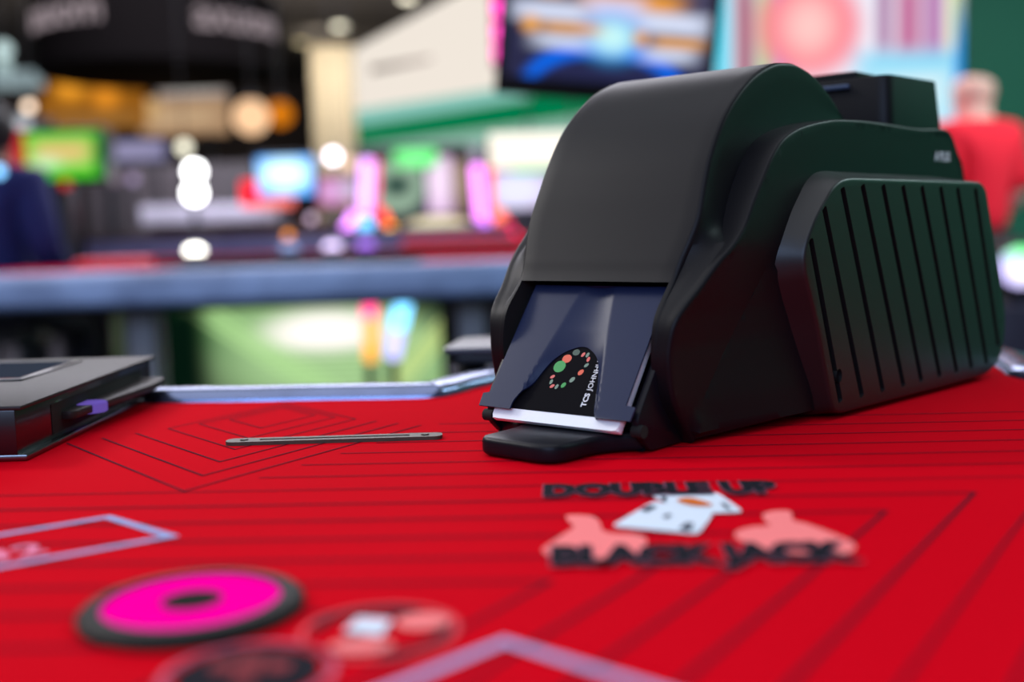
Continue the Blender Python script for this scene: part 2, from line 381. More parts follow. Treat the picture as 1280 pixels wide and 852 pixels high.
# drop slot: a bronze plate let into the felt
bronze = mat('bronze_plate', (74, 68, 58), 0.5, metal=0.3, spec=.3, noise=0.3, nscale=200)
hx0, hx1, hy = -0.1674, -0.0420, 0.650
o_ = round_poly([(hx0, hy - 0.0062), (hx1, hy - 0.0062), (hx1, hy + 0.0062), (hx0, hy + 0.0062)], 0.006)
hole = [(-0.148, hy - 0.0018), (-0.061, hy - 0.0018), (-0.061, hy + 0.0018), (-0.148, hy + 0.0018)]
v, t = fill(o_, [hole]); n = len(v)
vs = [(p[0], p[1], T + 0.0022) for p in v] + [(p[0], p[1], T - 0.004) for p in v]
fs = list(t)
def rim_faces(loop, off, total): return [(off + i, off + (i + 1) % len(loop), total + off + (i + 1) % len(loop), total + off + i) for i in range(len(loop))]
fs += rim_faces(o_, 0, n) + rim_faces(hole, len(o_), n)
slot = raw('drop_slot_plate', vs, fs, bronze, table, 30); slot['label'] = 'bronze slot plate let into the felt'
MB().box2((-0.148, hy - 0.0018, T + 0.0002), (-0.061, hy + 0.0018, T + 0.0008)).build('slot_opening', mat('slot_black', (4, 4, 5), 0.9), slot, smooth=0)
for x in (-0.157, -0.052): MB().cyl((x, hy, T + 0.0024), 0.0024, 0.0008, 20, 0.0003).build('screw', bronze, slot)

# ------------------------------------------------------------------ lit betting sensors
def bet_sensor(name, loc, R, glow_m, label, group=None, h=0.0045, dome=False):
    root = empty(name, loc, label=label, cat='bet sensor', group=group)
    def lathe(nm, prof, m, n=56):
        vs, fs = [], []
        for i in range(n):
            a = 2 * math.pi * i / n
            for r, z in prof: vs.append((r * math.cos(a), r * math.sin(a), z))
        k = len(prof)
        for i in range(n):
            for j in range(k - 1): fs.append((i * k + j, ((i + 1) % n) * k + j, ((i + 1) % n) * k + j + 1, i * k + j + 1))
        return raw(nm, vs, fs, m, root, 40)
    lathe('bezel', [(R, 0), (R, h * 0.55), (R * 0.965, h * 0.8), (R * 0.90, h), (R * 0.80, h), (R * 0.79, h * 0.75), (R * 0.79, 0)], mat('sensor_bezel', (20, 22, 20), 0.6, spec=.15))
    if not dome: lathe('lens', [(R * 0.79, h * 0.80), (R * 0.6, h * 0.95), (R * 0.34, h * 0.95), (R * 0.27, h * 0.85), (R * 0.27, 0)], glow_m)
    if dome: lathe('dome', [(R * 0.86, h * .9), (R * 0.84, h * 1.4), (R * 0.6, h * 1.9), (R * 0.3, h * 2.1), (0.0001, h * 2.15)], glow_m); return root
    lathe('hub', [(R * 0.27, 0.0), (R * 0.27, h * 0.9), (R * 0.15, h * 1.02), (0.0001, h * 1.05)], mat('sensor_hub', (20, 26, 18), 0.8, spec=.05))
    return root
def lit_plastic(name, rgb, e):
    m = mat(name, tuple(int(v * .6) for v in rgb), 0.5, spec=.0); b = m.node_tree.nodes['Principled BSDF']
    b.inputs['Emission Color'].default_value = srgb(rgb); b.inputs['Emission Strength'].default_value = e; return m
c_ = felt_pt(236, 758, 0.003)
bet_sensor('bet_sensor', (c_.x, c_.y + .004, T), 0.0358, lit_plastic('magenta_lens', (255, 0, 160), 0.72), 'round bet sensor with black rim glowing magenta, set in the red felt')

# ------------------------------------------------------------------ card shoe
ANG = math.radians(40.5)
shoe = empty('card_shoe', (0.0234, 0.6245, T), -ANG, label='black automatic card shoe with louvred side vents standing on the red felt', cat='card shoe')
matte = mat('shoe_recess_black', (7, 7, 8), 0.8)
shell_m = mat('shoe_shell_black', (15, 15, 19), 0.46, noise=0.08, nscale=500, bump=0.08, bscale=2600, spec=0.18)
# rows of the long profile: hood (centre), shell (sides), hood edge half width, where shell starts
K = [(.036, .0005, .036, .0005, .0513, .0575, .0600), (.0155, .0233, .0155, .0233, .0513, .0575, .0620), (.0095, .041, .0097, .041, .0513, .0575, .0622), (.0085, .055, .0090, .055, .0513, .0580, .0628),
     (.0125, .0715, .0132, .0712, .0513, .0590, .0655), (.0270, .0885, .0300, .0872, .0513, .0640, .0700), (.0335, .1005, .0410, .0985, .0530, .0680, .0735), (.0390, .1115, .0530, .1080, .0555, .0690, .0765),
     (.0450, .1240, .0640, .1180, .0572, .0630, .0772), (.0530, .1410, .0740, .1310, .0560, .0602, .0772), (.0620, .1580, .0850, .1440, .0552, .0588, .0772), (.0760, .1770, .0960, .1560, .0550, .0585, .0772),
     (.0930, .1920, .1090, .1655, .0550, .0585, .0772), (.1130, .2040, .1270, .1720, .0550, .0585, .0772), (.1350, .2117, .1470, .1760, .0550, .0585, .0772), (.1500, .2138, .1650, .1785, .0550, .0585, .0774),
     (.1650, .2140, .1800, .1800, .0550, .0585, .0774), (.1890, .209, .200, .1808, .0550, .0585, .0775), (.2120, .198, .222, .1812, .0550, .0585, .0775), (.2300, .1855, .238, .1812, .0550, .0585, .0776),
     (.244, .1816, .252, .1811, .0550, .0600, .0776), (.310, .1805, .310, .1802, .055, .060, .0778), (.360, .1820, .360, .1820, .055, .060, .0780), (.376, .179, .376, .179, .055, .060, .0780),
     (.388, .168, .388, .168, .055, .060, .0780), (.404, .150, .404, .150, .055, .060, .0780), (.418, .100, .418, .100, .055, .060, .0780), (.414, .0005, .414, .0005, .055, .060, .0760)]
VC = 0.0065                        # the housing is centred a little to the right of the chute frame
NS = 6
rows = crom(K, NS)
VB = [(0, .0600), (.0233, .0620), (.041, .0622), (.055, .0628), (.0712, .0655), (.0872, .0700), (.0985, .0735), (.108, .0765), (.118, .0772), (.3, .0775)]
def sside(u, z):                   # half width of the side face
    for (a, b), (c, d) in zip(VB, VB[1:]):
        if z <= c: q = b + (d - b) * max(0, z - a) / (c - a); break
    t = max(0, min(1, (u - .01) / .13)); t = t * t * (3 - 2 * t)
    return q + (.0775 - q) * t * .55
ER = 0.0022
# inset shell line (for the rounded outer edge)
shl = [(r[2], r[3]) for r in rows]
shl_in = inset_poly(shl, ER)
shl_in = [(u, max(w_, 0.0005)) for u, w_ in shl_in]
vs, fs = [], []
NC = 7
grid = []
for ri, r in enumerate(rows):
    hu, hz, su, sz, vin, vb, hw = r
    L_ = math.hypot(su - hu, sz - hz); dx, dz = ((su - hu) / L_, (sz - hz) / L_) if L_ > 1e-6 else (0, 0)
    line = []
    for k in range(NC): line.append((vin * k / (NC - 1), 0.0))
    va = vin + 0.003; r1 = min(0.003, L_ * 0.45)
    for k in range(1, 5):
        a = math.pi / 2 * k / 4; line.append((vin + 0.003 * math.sin(a), r1 * (1 - math.cos(a))))
    for k in range(1, 4): line.append((va + (vb - 0.0008 - va) * k / 4, r1 + (L_ - 2 * min(0.0008, L_ * .2) - r1 + min(0.0008, L_ * .2)) * k / 4))
    line.append((vb, L_))
    for k in range(1, 4): line.append((vb + (hw - ER - vb) * k / 3, L_))
    P = [(v, hu + dx * d, hz + dz * d) for v, d in line]
    iu, iz = shl_in[ri]
    for k in range(1, 5):
        a = math.pi / 2 * k / 4; q = 1 - math.cos(a); P.append((hw - ER + ER * math.sin(a), su + (iu - su) * q, sz + (iz - sz) * q))
    grid.append(P)
nc = len(grid[0])
open_rows = 5 * NS
def gi(i, j, s): return (i * nc + j) * 2 + s
for P in grid:
    for v, u, z in P: vs.append((v, u, z)); vs.append((-v, u, z))
for i in range(len(grid) - 1):
    for j in range(nc - 1):
        if i < open_rows and j < NC - 1: continue
        fs.append((gi(i, j, 0), gi(i, j + 1, 0), gi(i + 1, j + 1, 0), gi(i + 1, j, 0)))
        fs.append((gi(i, j, 1), gi(i + 1, j, 1), gi(i + 1, j + 1, 1), gi(i, j + 1, 1)))
# side faces: filled profile with the flared skirt under the crease
crease = [(.0920, .0920), (.0735, .0655), (.053, .0395), (.0400, .0235)]
CX = crom(crease, 6)
def skirt(u, z):                   # the flare that starts at the crease and runs down to the table
    d = min(math.hypot(u - p[0], z - p[1]) for p in CX)
    c = None
    for (a, b), (c_, e) in zip(CX, CX[1:]):
        lo, hi = min(b, e), max(b, e)
        if lo <= z <= hi: c = a + (c_ - a) * (z - b) / (e - b if abs(e - b) > 1e-9 else 1)
    if z < .0235: c = .04 - (.0235 - z) * .6
    if c is None or u <= c: return 0.0
    return min(.013, d * .17) * max(0.0, min(1.0, (.20 - u) / .06))
cr_fine = CX
edge_loop = [(p[-1][1], p[-1][2]) for p in grid]
SV = {(round(p[-1][1], 5), round(p[-1][2], 5)): p[-1][0] for p in grid}
sv, st = fill(edge_loop, step=0.004, extra_edges=[cr_fine])
for s in (1, -1):
    o0 = len(vs)
    for p in sv: vs.append((s * (SV.get((round(p[0], 5), round(p[1], 5))) or sside(p[0], p[1]) + skirt(p[0], p[1])), p[0], p[1]))
    for a, b, c in st: fs.append((o0 + a, o0 + b, o0 + c) if s > 0 else (o0 + a, o0 + c, o0 + b))
me = bpy.data.meshes.new('housing'); me.from_pydata(vs, [], fs); me.update()
bm = bmesh.new(); bm.from_mesh(me); bmesh.ops.remove_doubles(bm, verts=bm.verts, dist=0.00005); bmesh.ops.recalc_face_normals(bm, faces=bm.faces)
for f in bm.faces: f.smooth = True
def on_cr(p): return min(math.hypot(p.y - q[0], p.z - q[1]) for q in CX) < 1e-4
for e in bm.edges:
    if on_cr(e.verts[0].co) and on_cr(e.verts[1].co) and abs(e.verts[0].co.x) > .058: e.smooth = False
    elif len(e.link_faces) == 2 and e.calc_face_angle() > math.radians(40): e.smooth = False
bm.to_mesh(me); bm.free()
housing = link('housing', me, shell_m, shoe); housing.location.x = VC
Mt = Matrix(((0, 0, 1, 0.0776), (1, 0, 0, 0.343), (0, 1, 0, 0.1585), (0, 0, 0, 1)))
let = text_mesh('lettering', 'A PLUS', mat('grey_lettering', (235, 238, 240), 0.5), housing, Mt, 0.0098, 0.0001, 0.00015)
let['label'] = 'small grey lettering'
# opening lining
vs, fs = [], []
fr = [(r[0], r[1]) for r in rows[:open_rows + 1]]
IN = 0.0500
for s in (-1, 1):
    o0 = len(vs)
    for u, z in fr: vs.append((s * .0513, u, z)); vs.append((s * .0513, max(u + .02, .085), z))
    for i in range(len(fr) - 1): fs.append((o0 + 2 * i, o0 + 2 * i + 1, o0 + 2 * i + 3, o0 + 2 * i + 2))
o0 = len(vs)
u_, z_ = fr[-1]
vs += [(-.0513, u_, z_), (.0513, u_, z_), (.0513, .085, z_), (-.0513, .085, z_), (-.0513, .085, 0.0005), (.0513, .085, 0.0005)]
fs += [(o0, o0 + 1, o0 + 2, o0 + 3), (o0 + 3, o0 + 2, o0 + 5, o0 + 4)]
raw('opening_lining', vs, fs, matte, shoe, 0).location.x = VC
# side vent covers
PN = [(.1598, .1435), (.25, .1425), (.334, .1416), (.3425, .1370), (.3600, .0930), (.3776, .0470), (.3765, .0260), (.3660, .0100), (.3460, .0040), (.2918, .0030), (.2000, .0030), (.1480, .0030), (.1385, .0060), (.1345, .0160), (.1201, .0617), (.1085, .0890), (.1075, .0990), (.1110, .1080), (.1203, .1210), (.1380, .1375), (.1480, .1422)]
pn = round_poly(PN, [.004, .004, .006, .006, .01, .012, .01, .008, .008, .02, .02, .004, .004, .006, .01, .006, .006, .006, .008, .006, .006], 4)
def pv(u): return 0.0785 + 0.105 * u                   # plane of the outer face (flares towards the rear)
slots = []
TOPS = [(1016.4, 310.7), (1034.6, 265.5), (1055.7, 236), (1080.6, 225.5), (1107.2, 226.2), (1132.6, 227.5), (1155.8, 228.8), (1178.2, 229.6), (1198, 230.4), (1218.3, 231.7)]
S_TOP = [(.1148, .1085), (.1290, .1265), (.1490, .1375), (.1720, .1392), (.1965, .1392), (.2215, .1388), (.2465, .1384), (.2725, .1380), (.2970, .1376), (.3240, .1370)]
S_BOT = [(.1470, .0105), (.1720, .0105), (.1975, .0105), (.2240, .0105), (.2480, .0108), (.2740, .0110), (.2990, .0110), (.3220, .0112), (.3460, .0120), (.3650, .0230)]
for (a, b), (c, d) in zip(S_TOP, S_BOT):
    hwd = 0.0025; dv = Vector((c - a, d - b)).normalized(); n = Vector((-dv.y, dv.x))
    q = [Vector((a, b)) + n * hwd, Vector((c, d)) + n * hwd, Vector((c, d)) - n * hwd, Vector((a, b)) - n * hwd]
    slots.append(round_poly([tuple(x) for x in q], .0012, 3))
hole_c = [(.1455 + .0032 * math.cos(2 * math.pi * i / 16), .0265 + .0042 * math.sin(2 * math.pi * i / 16)) for i in range(16)]
panel_m = mat('vent_cover_black', (17, 19, 20), 0.42, noise=0.08, nscale=500, bump=0.10, bscale=2600)
def vent(s):
    vs, fs = [], []; R2 = 0.0022; n = len(pn)
    rings = []
    for k in range(5):                                   # rounded front rim
        a = math.pi / 2 * k / 4; ins = R2 * (1 - math.sin(a)); rings.append((inset_poly(pn, ins) if ins > 1e-6 else pn, R2 * (1 - math.cos(a))))
    base = [(u, max(z, .002)) for u, z in inset_poly(pn, -.0058)]
    base = [(min(u, .385), min(z, .1515)) for u, z in base]
    for loop, drop in rings:
        for u, z in loop: vs.append((s * (pv(u) - drop), u, z))
    for u, z in base: vs.append((s * 0.0745, u, z))
    for r in range(len(rings)):
        for i in range(n):
            q = (r * n + i, r * n + (i + 1) % n, (r + 1) * n + (i + 1) % n, (r + 1) * n + i); fs.append(q if s > 0 else q[::-1])
    face = rings[0][0]
    holes = slots + [hole_c]
    v, t = fill(face, holes, step=0.012); o0 = len(vs)
    for p in v: vs.append((s * pv(p[0]), p[0], p[1]))
    for a, b, c in t: fs.append((o0 + a, o0 + b, o0 + c) if s > 0 else (o0 + c, o0 + b, o0 + a))
    for h in holes:                                       # slot walls and floors
        o1 = len(vs); m_ = len(h)
        for p in h: vs.append((s * pv(p[0]), p[0], p[1]))
        for p in h: vs.append((s * (pv(p[0]) - .008), p[0], p[1]))
        for i in range(m_): q = (o1 + i, o1 + (i + 1) % m_, o1 + m_ + (i + 1) % m_, o1 + m_ + i); fs.append(q)
        fs.append(tuple(range(o1 + m_, o1 + 2 * m_)))
    me = bpy.data.meshes.new('vent_cover'); me.from_pydata(vs, [], fs); me.update()
    bm = bmesh.new(); bm.from_mesh(me); bmesh.ops.remove_doubles(bm, verts=bm.verts, dist=0.00003); bmesh.ops.recalc_face_normals(bm, faces=bm.faces)
    for f in bm.faces: f.smooth = True
    for e in bm.edges:
        if len(e.link_faces) == 2 and e.calc_face_angle() > math.radians(35): e.smooth = False
    bm.to_mesh(me); bm.free()
    o = link('vent_cover', me, panel_m, shoe); o.location.x = VC; o['label'] = 'side cover with slanted louvre slots'
    Ms = Matrix.Translation((s * (pv(.1455) - .006), .1455, .0265)) @ Matrix.Rotation(math.pi / 2, 4, 'Y')
    MB().cyl((0, 0, 0), .0024, .003, 20, .0005, Ms).build('screw', mat('dark_screw', (50, 54, 60), 0.3, metal=0.9), o)
vent(1); vent(-1)
# rear hopper box on top
bp = round_poly([(-.0585, .305), (.0585, .305), (.0605, .392), (-.0605, .392)], [.010, .010, .004, .004], 4)
vs, fs = [], []; n = len(bp)
zt = lambda y: .2195 + (y - .305) * .012
for k, (ins, dz) in enumerate([(0, -.048), (0, -.0015), (.0006, -.0004), (.0018, 0)]):
    L0 = inset_poly(bp, ins) if ins else bp
    for x, y in L0: vs.append((x * (1.0 if dz > -.04 else 1.02), y + (0.012 if (dz < -.04 and y > .35) else 0), zt(y) + dz))
for k in range(3):
    for i in range(n): fs.append((k * n + i, k * n + (i + 1) % n, (k + 1) * n + (i + 1) % n, (k + 1) * n + i))
fs.append(tuple(range(3 * n, 4 * n)))
hop = raw('rear_hopper', vs, fs, shell_m, shoe, 40); hop.location.x = VC
lid = MB().box2((-.058, .309, .2185), (.033, .385, .2245), .002).build('lid', shell_m, hop)
MB().box2((.002, .3015, .2115), (.030, .3055, .2150), .0012).build('latch', mat('latch_grey', (70, 84, 110), 0.3, metal=0.3), hop)
# dealing chute
PH = math.radians(54.5446); cu_p, su_p = math.cos(PH), math.sin(PH)
def fp(v, s, off=0.0): return (v, -.013 + s * cu_p - off * su_p, .0205 + s * su_p + off * cu_p)
MF = Matrix(((1, 0, 0, 0), (0, cu_p, -su_p, -.013), (0, su_p, cu_p, .0205), (0, 0, 0, 1)))   # faceplate frame: x = v, y = s, z = normal
chute_m = mat('chute_black', (18, 18, 25), 0.38, noise=0.1, nscale=400, spec=0.18)
Mx = Matrix(((0, 0, 1, 0), (1, 0, 0, 0), (0, 1, 0, 0), (0, 0, 0, 1)))          # polygon (u, w) pushed along v
cb = MB()
cb.prism(round_poly([(.045, .082), (.036, .0850), (.0125, .0480), (-.0030, .0270), (-.0085, .0190), (-.0060, .0100), (.0040, .0010), (.045, .0010)], [.001, .002, .01, .004, .004, .003, .003, .001], 4), .0555, .0600, .0009, Mx)
cb.prism(round_poly([(.045, .082), (.036, .0815), (-.0040, .0250), (-.0060, .0100), (.0040, .0010), (.045, .0010)], [.001, .002, .004, .004, .003, .001], 4), -.0470, -.0425, .0009, Mx)
cb.prism([(.045, .0010), (.045, .070), (.012, .0240), (.004, .0120), (.004, .0010)], -.0430, .0560, 0, Mx)
chute = cb.build('chute', chute_m, shoe, 40)
# faceplate with the conical groove and the U cut-out
U = [(-.0222, -.002), (-.0222, .0030), (-.0205, .0075), (-.0178, .0120), (-.0147, .0174), (-.0113, .0254), (-.0074, .0323), (-.0017, .0378), (.0058, .0413), (.0110, .0417), (.0151, .0403), (.0211, .0361), (.0251, .0303), (.0278, .0221), (.0300, .0125), (.0322, .0040), (.0340, .0005), (.0365, -.002)]
U = [tuple(p) for p in crom(U, 4)]
outer_fp = [(-.0455, -.0012), (-.0240, -.0012)] + [p for p in U if p[1] > -.0012] + [(.0368, -.0012), (.0588, -.0012), (.0592, .0068), (.0530, .0075), (.0535, .0800), (-.0390, .0800), (-.0415, .0078), (-.0460, .0068)]
def groove(v, s):
    hw = .0285 - .0182 * s / .08; c = .0075; r = (v - c) / hw
    if abs(r) >= 1: return 0.0
    D = max(.0016, .003 * math.exp((.0413 - s) / .0155)); return min(.0030, D * (1 - r * r))
fv, ft = fill(outer_fp, step=0.0013)
vs = [fp(p[0], p[1], -groove(p[0], p[1])) for p in fv] + [fp(p[0], p[1], -groove(p[0], p[1]) - .0010) for p in fv]
n = len(fv); fs = list(ft) + [(c + n, b + n, a + n) for a, b, c in ft]
bnd = {}
for t in ft:
    for a, b in ((t[0], t[1]), (t[1], t[2]), (t[2], t[0])):
        k = (min(a, b), max(a, b)); bnd[k] = None if k in bnd else (a, b)
for e in bnd.values():
    if e: fs.append((e[1], e[0], e[0] + n, e[1] + n))
plate_m = mat('faceplate_grey', (27, 38, 68), 0.36, spec=0.15, noise=0.06, nscale=900, bump=0.06, bscale=3000)
face = raw('faceplate', vs, fs, plate_m, shoe, 30)
# finger lip
lp = round_poly([(-.0470, .0040), (-.0210, -.0060), (-.0160, -.0150), (-.0150, -.0500), (.0390, -.0530), (.0400, -.0180), (.0490, -.0030), (.0580, .0040)], [.002, .008, .006, .009, .016, .012, .01, .002], 6)
MB().prism(lp, .0008, .0105, .0026, None, 3).build('finger_lip', chute_m, shoe, 40)
for a, b in (((-.049, -.004, .0125), (-.042, -.004, .0125)), ((.056, -.006, .0130), (.0625, -.006, .0130))): MB().rod(a, b, .0035, 16).build('hinge_pin', matte, shoe)

# the cards in the shoe
MS = shoe.matrix_basis.copy() if False else Matrix.Translation((0.0234, 0.6245, T)) @ Matrix.Rotation(-ANG, 4, 'Z')
cards = empty('card_stack', (0.0234, 0.6245, T), -ANG, label='white edged stack of playing cards loaded in the black shoe behind the top card', cat='playing cards')
edge_m = mat('card_edge_white', (246, 248, 250), 0.6, noise=0.03, nscale=900)
MB().box2((-.0365, -.0060, -.0085), (.0508, .0630, -.0042), .0008, 2, MF).build('cards', edge_m, cards, 30)
cardt = empty('playing_card', (0.0234, 0.6245, T), -ANG, label='black backed top card with a ring of coloured dots, in the slot of the shoe', cat='playing card')
MB().prism(round_poly([(-.0365, -.0062), (.0508, -.0062), (.0508, .0630), (-.0365, .0630)], .004, 5), -.0040, -.0036, 0, MF).build('card_border', edge_m, cardt, 0)['label'] = 'white border strip'
MB().prism([(-.0365, .0006), (.0508, .0006), (.0508, .0600), (-.0365, .0600)], -.00365, -.0034, 0, MF).build('card_face', mat('card_back_black', (10, 10, 15), 0.8, spec=.08), cardt, 0)
g1 = mat('logo_green', (10, 150, 62), 0.5); o1 = mat('logo_orange', (222, 84, 50), 0.5); g2 = mat('logo_dark_green', (36, 72, 58), 0.5); r1 = mat('logo_red', (216, 92, 86), 0.5); g3 = mat('logo_sage', (104, 134, 116), 0.5)
def dot(v, s, rx_, ry_, m, ang=0, n=6, z=0):
    P = []
    for i in range(n):
        a = 2 * math.pi * i / n + 0.3; x, y = rx_ * math.cos(a), ry_ * math.sin(a); c, d = math.cos(ang), math.sin(ang); P.append((v + x * c - y * d, s + x * d + y * c))
    P = round_poly(P, min(rx_, ry_) * .5, 3)
    MB().prism(P, -.00341, -.00333 + z, 0, MF).build('logo_dot', m, cardt, 0)
dot(.0059, .0383, .0028, .0022, g2); dot(.0012, .0340, .0036, .0030, o1, z=.00003); dot(-.0018, .0288, .0046, .0042, g1, z=.00006)
for v_, s_, m_, a_ in ((.0112, .0372, r1, 1.1), (.0142, .0372, g3, 1.3), (.0158, .0345, r1, 1.5), (.0160, .0308, g3, .8)): dot(v_, s_, .0018, .0011, m_, a_)
dot(.0140, .0262, .0023, .0017, o1, .9); dot(.0101, .0213, .0022, .0015, g3, .9); dot(.0056, .0176, .0021, .0015, g1, .9)
for v_, s_, m_, a_ in ((-.0040, .0222, r1, .5), (-.0036, .0190, g3, 1.4), (-.0018, .0164, r1, .6), (.0014, .0163, g3, 1.2)): dot(v_, s_, .0018, .0011, m_, a_)
MT = MF @ Matrix.Translation((.0254, .0058, -.00335)) @ Matrix.Rotation(math.pi / 2, 4, 'Z')
wl = mat('white_lettering', (225, 228, 232), 0.5)
text_mesh('lettering', 'TCS', wl, cardt, MT, .0046, .00004, .00013)
text_mesh('lettering', 'JOHNHUXLEY', wl, cardt, MT @ Matrix.Translation((.0098, 0, 0)), .0046, .00004, 0.0)

# ------------------------------------------------------------------ terminal box at the left
gun = mat('terminal_grey', (40, 36, 35), 0.5, spec=.25, noise=0.15, nscale=500, bump=0.15, bscale=2400)
term = empty('card_reader_terminal', (-0.342, 0.735, T), label='low black terminal box with a tilted screen and side tray, on the felt', cat='terminal')
x1, y0_, y1_ = 0.072, -0.118, 0.118
prof = [(-.10, .0035), (x1, .0035), (x1, .0305), (-.10, .0305)]
b = MB(); b.box2((-.09, y0_, .0035), (x1 - .004, y1_, .0290), .001); body = b.build('body', mat('terminal_black', (16, 15, 19), 0.3, coat=0.3), term)
MB().box2((-.092, y0_ - .001, .0285), (x1, y1_ + .001, .0312), .0012).build('top_plate', gun, term)
MB().box2((-.092, y0_, .0002), (x1 + .001, y1_, .0038), .0008).build('base_plate', mat('steel', (120, 124, 130), 0.25, metal=1.0), term)
MB().box2((-.085, -.010, .0312), (x1 - .046, .095, .0324), .0004).build('screen_bezel', mat('bezel_black', (10, 10, 14), 0.3), term)
MB().box2((-.080, -.004, .0322), (x1 - .050, .088, .0327)).build('screen', screen('terminal_picture', (58, 66, 82), [('r', .78, .75, .2, .12, (206, 110, 90), .3), ('r', .5, .4, .3, .2, (120, 130, 140), .6)], .8), term, 0)
MB().box2((x1 - .0045, -.070, .0060), (x1 - .0035, .095, .0240), .0002).build('tray_opening', matte, term)
tr = MB(); tr.prism(round_poly([(x1 - .006, -.055), (x1 + .004, -.055), (x1 + .016, .060), (x1 + .014, .098), (x1 - .006, .098)], [.001, .006, .008, .008, .001], 4), .0125, .0175, .0008)
tr.build('tray', gun, term)
MB().cyl((x1 + .001, -.022, .0148), .011, .0062, 28, .0006).build('tray_light', lit_plastic('violet_light', (120, 96, 200), 0.5), term)

# dark holder behind the shoe
hold = empty('discard_holder', (0.02, 0.955, T), label='low black discard holder behind the shoe, grey rim on top', cat='card holder')
MB().prism(round_poly([(-.072, -.038), (.10, -.038), (.10, .05), (-.060, .05)], .012), .0098, .0185, .001).build('body', mat('holder_black', (20, 19, 24), 0.45), hold)
MB().prism(round_poly([(-.078, -.043), (.102, -.043), (.102, .052), (-.064, .052)], .012), .0185, .0235, .0015).build('rim', mat('holder_grey', (62, 62, 72), 0.4), hold)
MB().cyl((-.055, .012, -(T - .010) / 2 - .0), .012, T + .009, 16).cyl((-.055, .012, .008 - T), .09, .016, 32, .003).build('stand', matte, hold)
#BACKGROUND
# ------------------------------------------------------------------ the hall behind the table
def place(o, root):                # o was made in world coordinates: hang it under its root
    o.location = Vector(o.location) - Vector(root.location); o.parent = root; return o
def B(name, x0, y0, x1, y1, D, th, m, root=None, bev=0.0, dz=0.0, dn=None):
    """An upright box as wide and high as a rectangle seen at distance D, th deep (going away)."""
    c = at((x0 + x1) / 2, (y0 + y1) / 2, D); k = D / FPX; hh = (y1 - y0) * k
    z0, z1 = c.z - hh / 2, c.z + hh / 2
    if dn is not None: z0 = dn
    o = MB().box((0, 0, 0), ((x1 - x0) * k, th, z1 - z0), bev).build(name, m, None, 30 if bev else 0)
    o.location = (c.x, D + th / 2, (z0 + z1) / 2 + dz)
    return place(o, root) if root else o
def base(px, D, z=0.0): c = at(px, 300, D); return (c.x, D, z)
steel = mat('stand_steel', (90, 92, 98), 0.35, metal=0.8)
cab = mat('cabinet_black', (22, 21, 26), 0.35, noise=0.1, nscale=5)
def tube(name, a, b, r, m, root):
    o = MB().rod(a, b, r, 16, None, r * .3).build(name, m); return place(o, root)
def lamp(name, px, py, rpx, D, rgb, e, label, group=None, hang=True, cat='lamp', zb=0.0):
    c = at(px, py, D); r = rpx * D / FPX
    root = empty(name, (c.x, c.y, c.z), label=label, cat=cat, group=group)
    MB().ball((0, 0, 0), r).build('globe', glow('glow_%d_%d_%d_%d' % (*rgb, int(e * 10)), rgb, e), root)
    if hang: MB().cyl((0, 0, (4.2 - c.z + r) / 2), .006, 4.2 - c.z - r, 8).cyl((0, 0, r), r * .4, r * .5, 16).build('cord', cab, root)
    else: MB().rod((0, 0, zb - c.z), (0, 0, -r * .8), .014, 12).cyl((0, 0, zb - c.z + .008), .05, .016, 32).build('stand', steel, root)
    return root

# --- second gaming table
D = 3.85
rail_blue = mat('padded_rail_blue', (128, 150, 240), 0.45, noise=0.9, nscale=5)
t2 = empty('gaming_table', base(250, 4.4), label='long gaming table behind with a blue padded rail and dark inset top', cat='table')
x0, x1 = at(-150, 350, D).x, at(770, 350, D).x
z1, z0 = at(300, 335, D).z, at(300, 380, D).z
place(MB().box2((x0, D, z0), (x1, D + .14, z1), .03, 4).build('rail', rail_blue), t2)
place(MB().box2((x0 + .02, D + .14, z1 - .05), (x1 - .02, 4.95, z1 - .012), .004).build('felt', mat('far_felt', (190, 8, 44), .95, spec=0.0)), t2)
place(MB().box2((at(178, 330, 4.1).x, 4.02, z1 - .012), (at(512, 330, 4.1).x, 4.93, z1 - .004), .002).build('inset_top', mat('dark_gloss', (16, 13, 18), .8, spec=.0)), t2)
place(MB().box2((x0 + .1, D + .2, z0 - .03), (x1 - .1, 4.85, z1 - .05)).build('apron', cab, smooth=0), t2)
for px, nm in ((175, 0), (590, 0)):
    c = at(px, 420, 4.15); place(MB().box2((c.x - .05, 4.15, 0), (c.x + .05, 4.3, z0 - .03), .01).build('leg', mat('leg_grey', (170, 166, 170), .5)), t2)
# --- third gaming table further back with lit sensors
zb = .895
t3 = empty('gaming_table', base(300, 6.0), label='dark railed gaming table furthest back, with lit round sensors on its red top', cat='table')
xa, xb = at(60, 320, 5.6).x, at(760, 320, 5.6).x
place(MB().box2((xa, 5.5, zb - .10), (xb, 5.62, zb + .004), .02).build('rail', mat('dark_rail', (22, 20, 28), .7, spec=.1)), t3)
place(MB().box2((xa, 5.62, zb - .04), (xb, 6.6, zb), .003).build('felt', mat('far_felt_dark', (96, 8, 30), .95, spec=0.0)), t3)
place(MB().box2((at(505, 320, 6.6).x, 6.5, zb - .02), (xb, 6.62, zb + .06), .01).build('back_cushion', mat('red_cushion', (214, 24, 44), .7)), t3)
for px in (128, 640):
    q = at(px, 320, 6.0).x; place(MB().box2((q - .06, 5.9, 0), (q + .06, 6.1, zb - .04), .01).build('leg', cab), t3)
